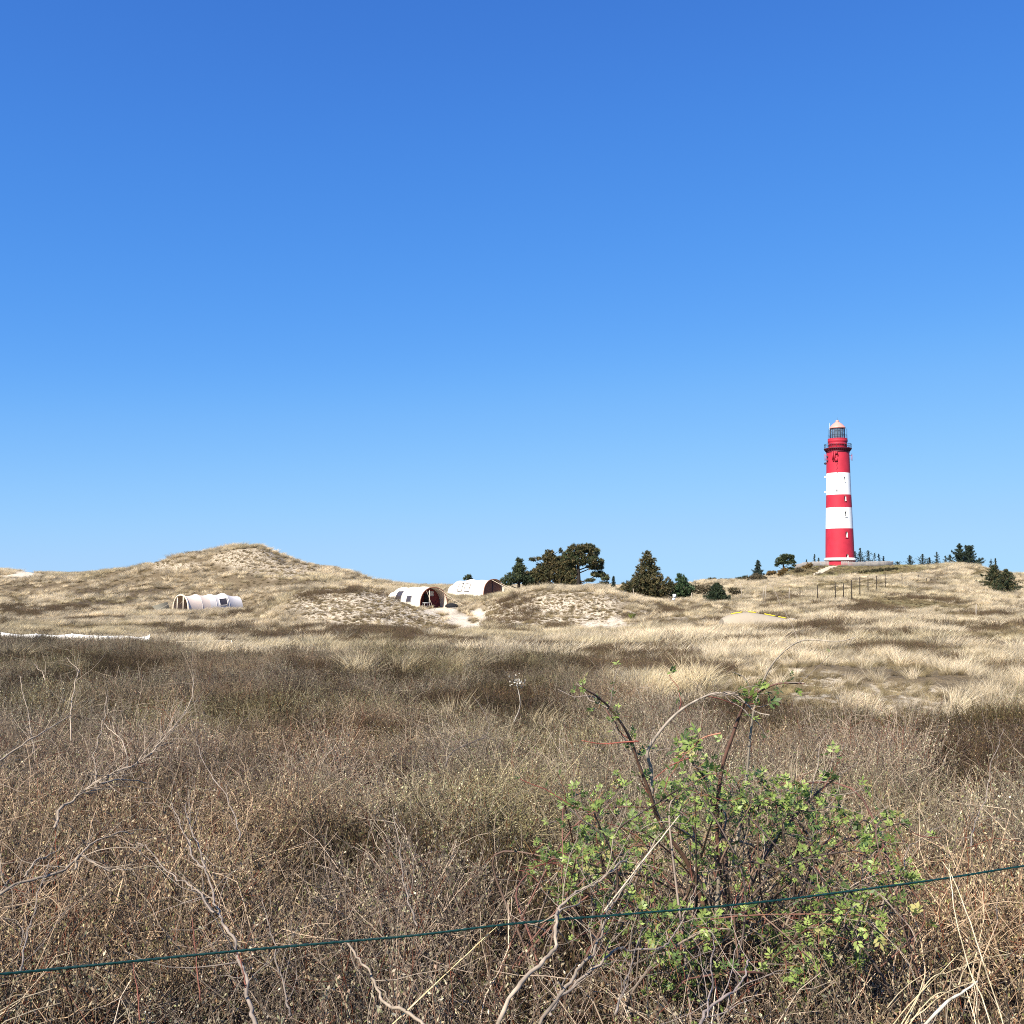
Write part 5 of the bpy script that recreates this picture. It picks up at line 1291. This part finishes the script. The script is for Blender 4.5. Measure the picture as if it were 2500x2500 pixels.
# ------------------------------------------------------------------ dry grass stalks
M_STRAW = leafmat("dry_stalks", 0.5, 0.1)
def stalks(label, lines, col=(.62, .50, .28), Y=2.2, r=.0014):
    mb = MB(); o_ = np.array(pt(*lines[0][0], Y))
    for ln in lines: stick(mb, ln, Y, Y + .12, r, r * .5, np.array(col) * rng.uniform(.85, 1.15), 0, origin=o_, wob=.001)
    o = mb.build("grass_stalks", M_STRAW, smooth=True, loc=tuple(o_)); tag(o, label, "grass stalks", "dry grass stalks in the foreground")
stalks("two tall arching dry stalks crossing the green wire at right", [[(2430, 2540), (2400, 2440), (2372, 2374), (2336, 2246), (2322, 2150), (2317, 2108)], [(2462, 2540), (2407, 2365), (2363, 2233), (2325, 2140), (2301, 2104)]], (.60, .50, .33), 2.15, .0015)
stalks("fan of dry straw stalks low in the bottom right corner", [[(2175, 2540), (2266, 2396), (2310, 2375), (2363, 2356)], [(2185, 2520), (2250, 2470), (2310, 2422), (2380, 2394)], [(2165, 2460), (2200, 2420), (2265, 2372)], [(2150, 2540), (2230, 2440), (2345, 2325)], [(2210, 2500), (2240, 2440), (2260, 2380)], [(2200, 2530), (2280, 2430), (2340, 2430), (2400, 2450)], [(2340, 2405), (2370, 2350), (2468, 2328)]], (.55, .44, .26), 2.15, .0014)
mb = MB(); o_ = np.array(pt(2257, 2510, 2.1)); stick(mb, [(2240, 2520), (2310, 2449), (2350, 2422), (2386, 2396)], 2.1, 2.2, .0036, .002, (.62, .56, .44), 0, origin=o_, wob=.001)
o = mb.build("grass_stalks", M_STRAW, smooth=True, loc=tuple(o_)); tag(o, "thick bleached white stalk lying in the bottom right corner", "grass stalks", "dry grass stalks in the foreground")
stalks("single long straight yellow stalk slanting below the wire, left of centre", [[(940, 2520), (1080, 2385), (1214, 2262)]], (.62, .50, .26), 2.15, .0017)
stalks("single thin stalk slanting into the rose bush from below", [[(1475, 2225), (1560, 2115), (1645, 2010), (1660, 1990)]], (.60, .50, .36), 2.5, .0022)
# dried flower head
mb = MB(); Yd = 5.2; o_ = np.array(pt(1262, 1765, Yd)); P = stick(mb, [(1255, 1765), (1268, 1720), (1266, 1675), (1262, 1662)], Yd, Yd, .003, .002, (.35, .3, .24), 0, origin=o_)
n = 60; cen = (P[-1] - o_) + rng.normal(size=(n, 3)) * np.array([.022, .02, .018]); quads(mb, cen, rng.normal(size=(n, 3)), .014, .007, np.array([.42, .38, .31]) * rng.uniform(.7, 1.2, (n, 1)))
o = mb.build("dried_flower", M_STRAW, loc=tuple(o_)); tag(o, "withered pale flower head on a thin stem in the middle heath", "flower")
# stake inside the rose
mb = MB(); o_ = np.array(pt(1752, 2285, 3.35)); stick(mb, [(1754, 2300), (1751, 2240), (1753, 2190), (1752, 2142)], 3.35, 3.37, .0075, .007, (.22, .18, .13), 0, origin=o_, wob=.002)
o = mb.build("wooden_stake", M_DEAD, smooth=True, loc=tuple(o_)); tag(o, "weathered thin wooden stake standing in the middle of the rose bush", "stake")

# ------------------------------------------------------------------ rose bush
M_ROSE = leafmat("rose_leaves", 0.45, 0.35, spec=0.35); M_CANE = leafmat("rose_canes", 0.6, 0.0)
rb = pt(1720, 2290, 3.5); ro = np.array([rb.x, 3.5, hz(rb.x, 3.5) + .05])
rose = empty("rose_bush", tuple(ro)); tag(rose, "sprawling wild rose bush with fresh green leaves and thorny dark canes", "bush")
cm = MB(); lm = MB(); canes = []
def leaf(c, d, L, k=1.0):
    """compound leaf: a midrib with five to seven toothed looking leaflets"""
    d = norm(d); up = np.array([0, 0, 1.0]) + rng.normal(size=3) * .45; s_ = norm(np.cross(d, up)); nn = np.cross(s_, d)
    np_ = int(rng.integers(2, 4)); base = np.array([[.19, .255, .06], [.25, .33, .08], [.09, .14, .04], [.32, .39, .11], [.34, .31, .11]][rng.choice(5, p=[.3, .28, .22, .14, .06])]) * rng.uniform(.8, 1.2) * k
    cen = []; dr = []; ll = []
    for j in range(np_):
        t = .35 + .45 * j / np_
        for sg in (-1, 1): v = norm(s_ * sg + d * .55 + nn * rng.normal() * .3); cen.append(c + d * L * t + v * L * .26); dr.append(v); ll.append(L * .50)
    cen.append(c + d * L * .92); dr.append(d); ll.append(L * .55)
    cen = np.array(cen); dr = np.array(dr); ll = np.array(ll); nr = np.tile(nn, (len(cen), 1)) + rng.normal(size=(len(cen), 3)) * .35
    quads(lm, cen, dr, ll, ll * .46, base * rng.uniform(.85, 1.15, (len(cen), 1)), nrm=norm(nr))
def cane(P, r0, r1, col, t0=.4, nl=10, thorn=True, Lf=.055, tw=2):
    m = len(P); cc = np.clip(np.array(col) * (1 + .15 * rng.normal(size=(m, 1))), .01, 1); cm.tube(P - ro, np.linspace(r0, r1, m), 6, cc)
    if thorn:
        for q in range(int(m * .8)):
            i = int(rng.integers(1, m - 1)); d = rng.normal(size=3); d = norm(d); cm.tube([P[i] - ro, P[i] - ro + d * (.006 + r0)], [.0014, .0002], 3, np.array(col) * .9, cap=False)
    for q in range(nl):
        t = rng.uniform(t0, 1); i = min(int(t * (m - 1)), m - 2); d = P[i + 1] - P[i] + rng.normal(size=3) * .04; d[2] += .01
        e = P[i] + norm(rng.normal(size=3) + np.array([0, 0, .5])) * rng.uniform(.005, .05)
        if rng.uniform() < .6: cm.tube([P[i] - ro, (P[i] + e) / 2 - ro, e - ro], [.0016, .0013, .001], 3, (.22, .12, .05), cap=False)
        for w_ in range(int(rng.integers(1, 3))): leaf(e - ro, rng.normal(size=3) * .7 + norm(d) * .5 + np.array([0, 0, .35]), Lf * rng.uniform(.6, 1.25))
    for q in range(tw):
        t = rng.uniform(.3, .95); i = min(int(t * (m - 1)), m - 2); d = norm(P[i + 1] - P[i]) + rng.normal(size=3) * .7
        P2 = wavy(P[i], d, rng.uniform(.08, .25), 6, .2); cm.tube(P2 - ro, np.linspace(r1 * .9, .001, 7), 4, np.array(REDB if rng.uniform() < .3 else GREY) * rng.uniform(.5, .8), cap=False)
        for w_ in range(int(rng.integers(1, 5)) if nl else 0): j = int(rng.integers(2, 7)); leaf(P2[j] - ro, rng.normal(size=3) + np.array([0, 0, .4]), Lf * rng.uniform(.5, 1.0))
def cl(line, Y0, Y1):
    n = len(line); return smooth([tuple(pt(px, py, Y0 + (Y1 - Y0) * i / (n - 1))) for i, (px, py) in enumerate(line)], n * 6)
cane(cl([(1735, 2260), (1700, 2160), (1675, 2100), (1636, 2046), (1605, 1994), (1585, 1932), (1559, 1865), (1541, 1810), (1517, 1766), (1481, 1720), (1445, 1692), (1414, 1678)], 3.5, 3.1), .0088, .0025, (.13, .075, .05), .25, 20, tw=7, Lf=.034)
cane(cl([(1620, 2020), (1595, 1960), (1590, 1880), (1582, 1834), (1621, 1774), (1667, 1730), (1724, 1699), (1760, 1692), (1800, 1699), (1842, 1736), (1880, 1746)], 3.4, 3.3), .0062, .002, (.28, .23, .18), .9, 2, tw=7)
cane(cl([(1780, 2150), (1800, 2050), (1822, 1900), (1830, 1815), (1842, 1727), (1870, 1648), (1903, 1601), (1945, 1569), (1982, 1562), (2043, 1566), (2089, 1557)], 3.6, 3.2), .0050, .0012, (.30, .25, .19), .5, 0, tw=1)
cane(cl([(1760, 2150), (1750, 2000), (1763, 1876), (1787, 1801), (1810, 1736), (1824, 1708), (1860, 1685), (1903, 1669), (1964, 1669)], 3.6, 3.2), .008, .002, (.14, .075, .055), .3, 6, tw=4, Lf=.034)
cane(cl([(1790, 2240), (1847, 2132), (1889, 2058), (1950, 1983), (1990, 1940), (2040, 1900)], 3.5, 3.7), .0085, .0025, (.07, .045, .035), .35, 18, tw=6)
cane(cl([(1775, 2200), (1768, 2053), (1745, 1983), (1720, 1900), (1690, 1860), (1680, 1830)], 3.5, 3.6), .008, .0025, (.07, .045, .035), .3, 20, tw=6)
cane(cl([(1559, 1810), (1520, 1812), (1470, 1816), (1420, 1808)], 3.2, 3.15), .003, .001, (.30, .09, .06), .5, 0, tw=1)
cane(cl([(1760, 1790), (1720, 1800), (1690, 1822), (1650, 1850)], 3.3, 3.3), .003, .0015, (.34, .16, .10), .3, 5, tw=2)
regions = [(1690, 1930, 120, 45, 11), (1900, 1950, 130, 50, 15), (2010, 2010, 130, 50, 13), (2140, 2050, 90, 50, 10), (1800, 2010, 140, 60, 10), (1590, 2030, 90, 50, 10), (1440, 2090, 120, 40, 13), (1370, 2160, 90, 40, 11),
           (1520, 2270, 130, 60, 13), (1650, 2350, 90, 70, 11), (1680, 2440, 80, 40, 8), (1990, 2240, 120, 50, 11), (2120, 2290, 80, 70, 10), (2000, 2390, 110, 50, 11), (2190, 2150, 70, 50, 6), (1480, 1990, 60, 50, 5), (1870, 2300, 90, 60, 7), (2200, 2300, 60, 60, 5)]
for cx, cy, rx, ry, n in regions:
    for q in range(int(n * .72 + .5)):
        px = cx + rng.normal() * rx * .5; py = cy + rng.normal() * ry * .55
        Ye = 3.5 + rng.normal() * .35 - (py - 2000) / 450 * .35
        e = np.array(pt(px, py, max(Ye, 2.6))); e[2] = max(e[2], hz(e[0], e[1]) + .25)
        s_ = ro + np.array([rng.normal() * .22 + (e[0] - ro[0]) * .45, rng.normal() * .2, 0]); s_[2] = hz(s_[0], s_[1]) + .05; mid = s_ * .45 + e * .55 + np.array([0, 0, .12 + abs(rng.normal()) * .06]) + rng.normal(size=3) * .11
        P = smooth([s_, s_ * .7 + mid * .3 + np.array([0, 0, .08]), mid, e * .8 + mid * .2 + np.array([0, 0, .03]), e], 22)
        cane(P, rng.uniform(.003, .0065), .0014, [(.07, .05, .04), (.14, .09, .065), (.22, .17, .13), (.15, .07, .05)][rng.integers(0, 4)], .55, int(rng.integers(7, 13)), tw=3, Lf=.035)
cm.build("cane", M_CANE, rose, smooth=True); lm.build("foliage", M_ROSE, rose)
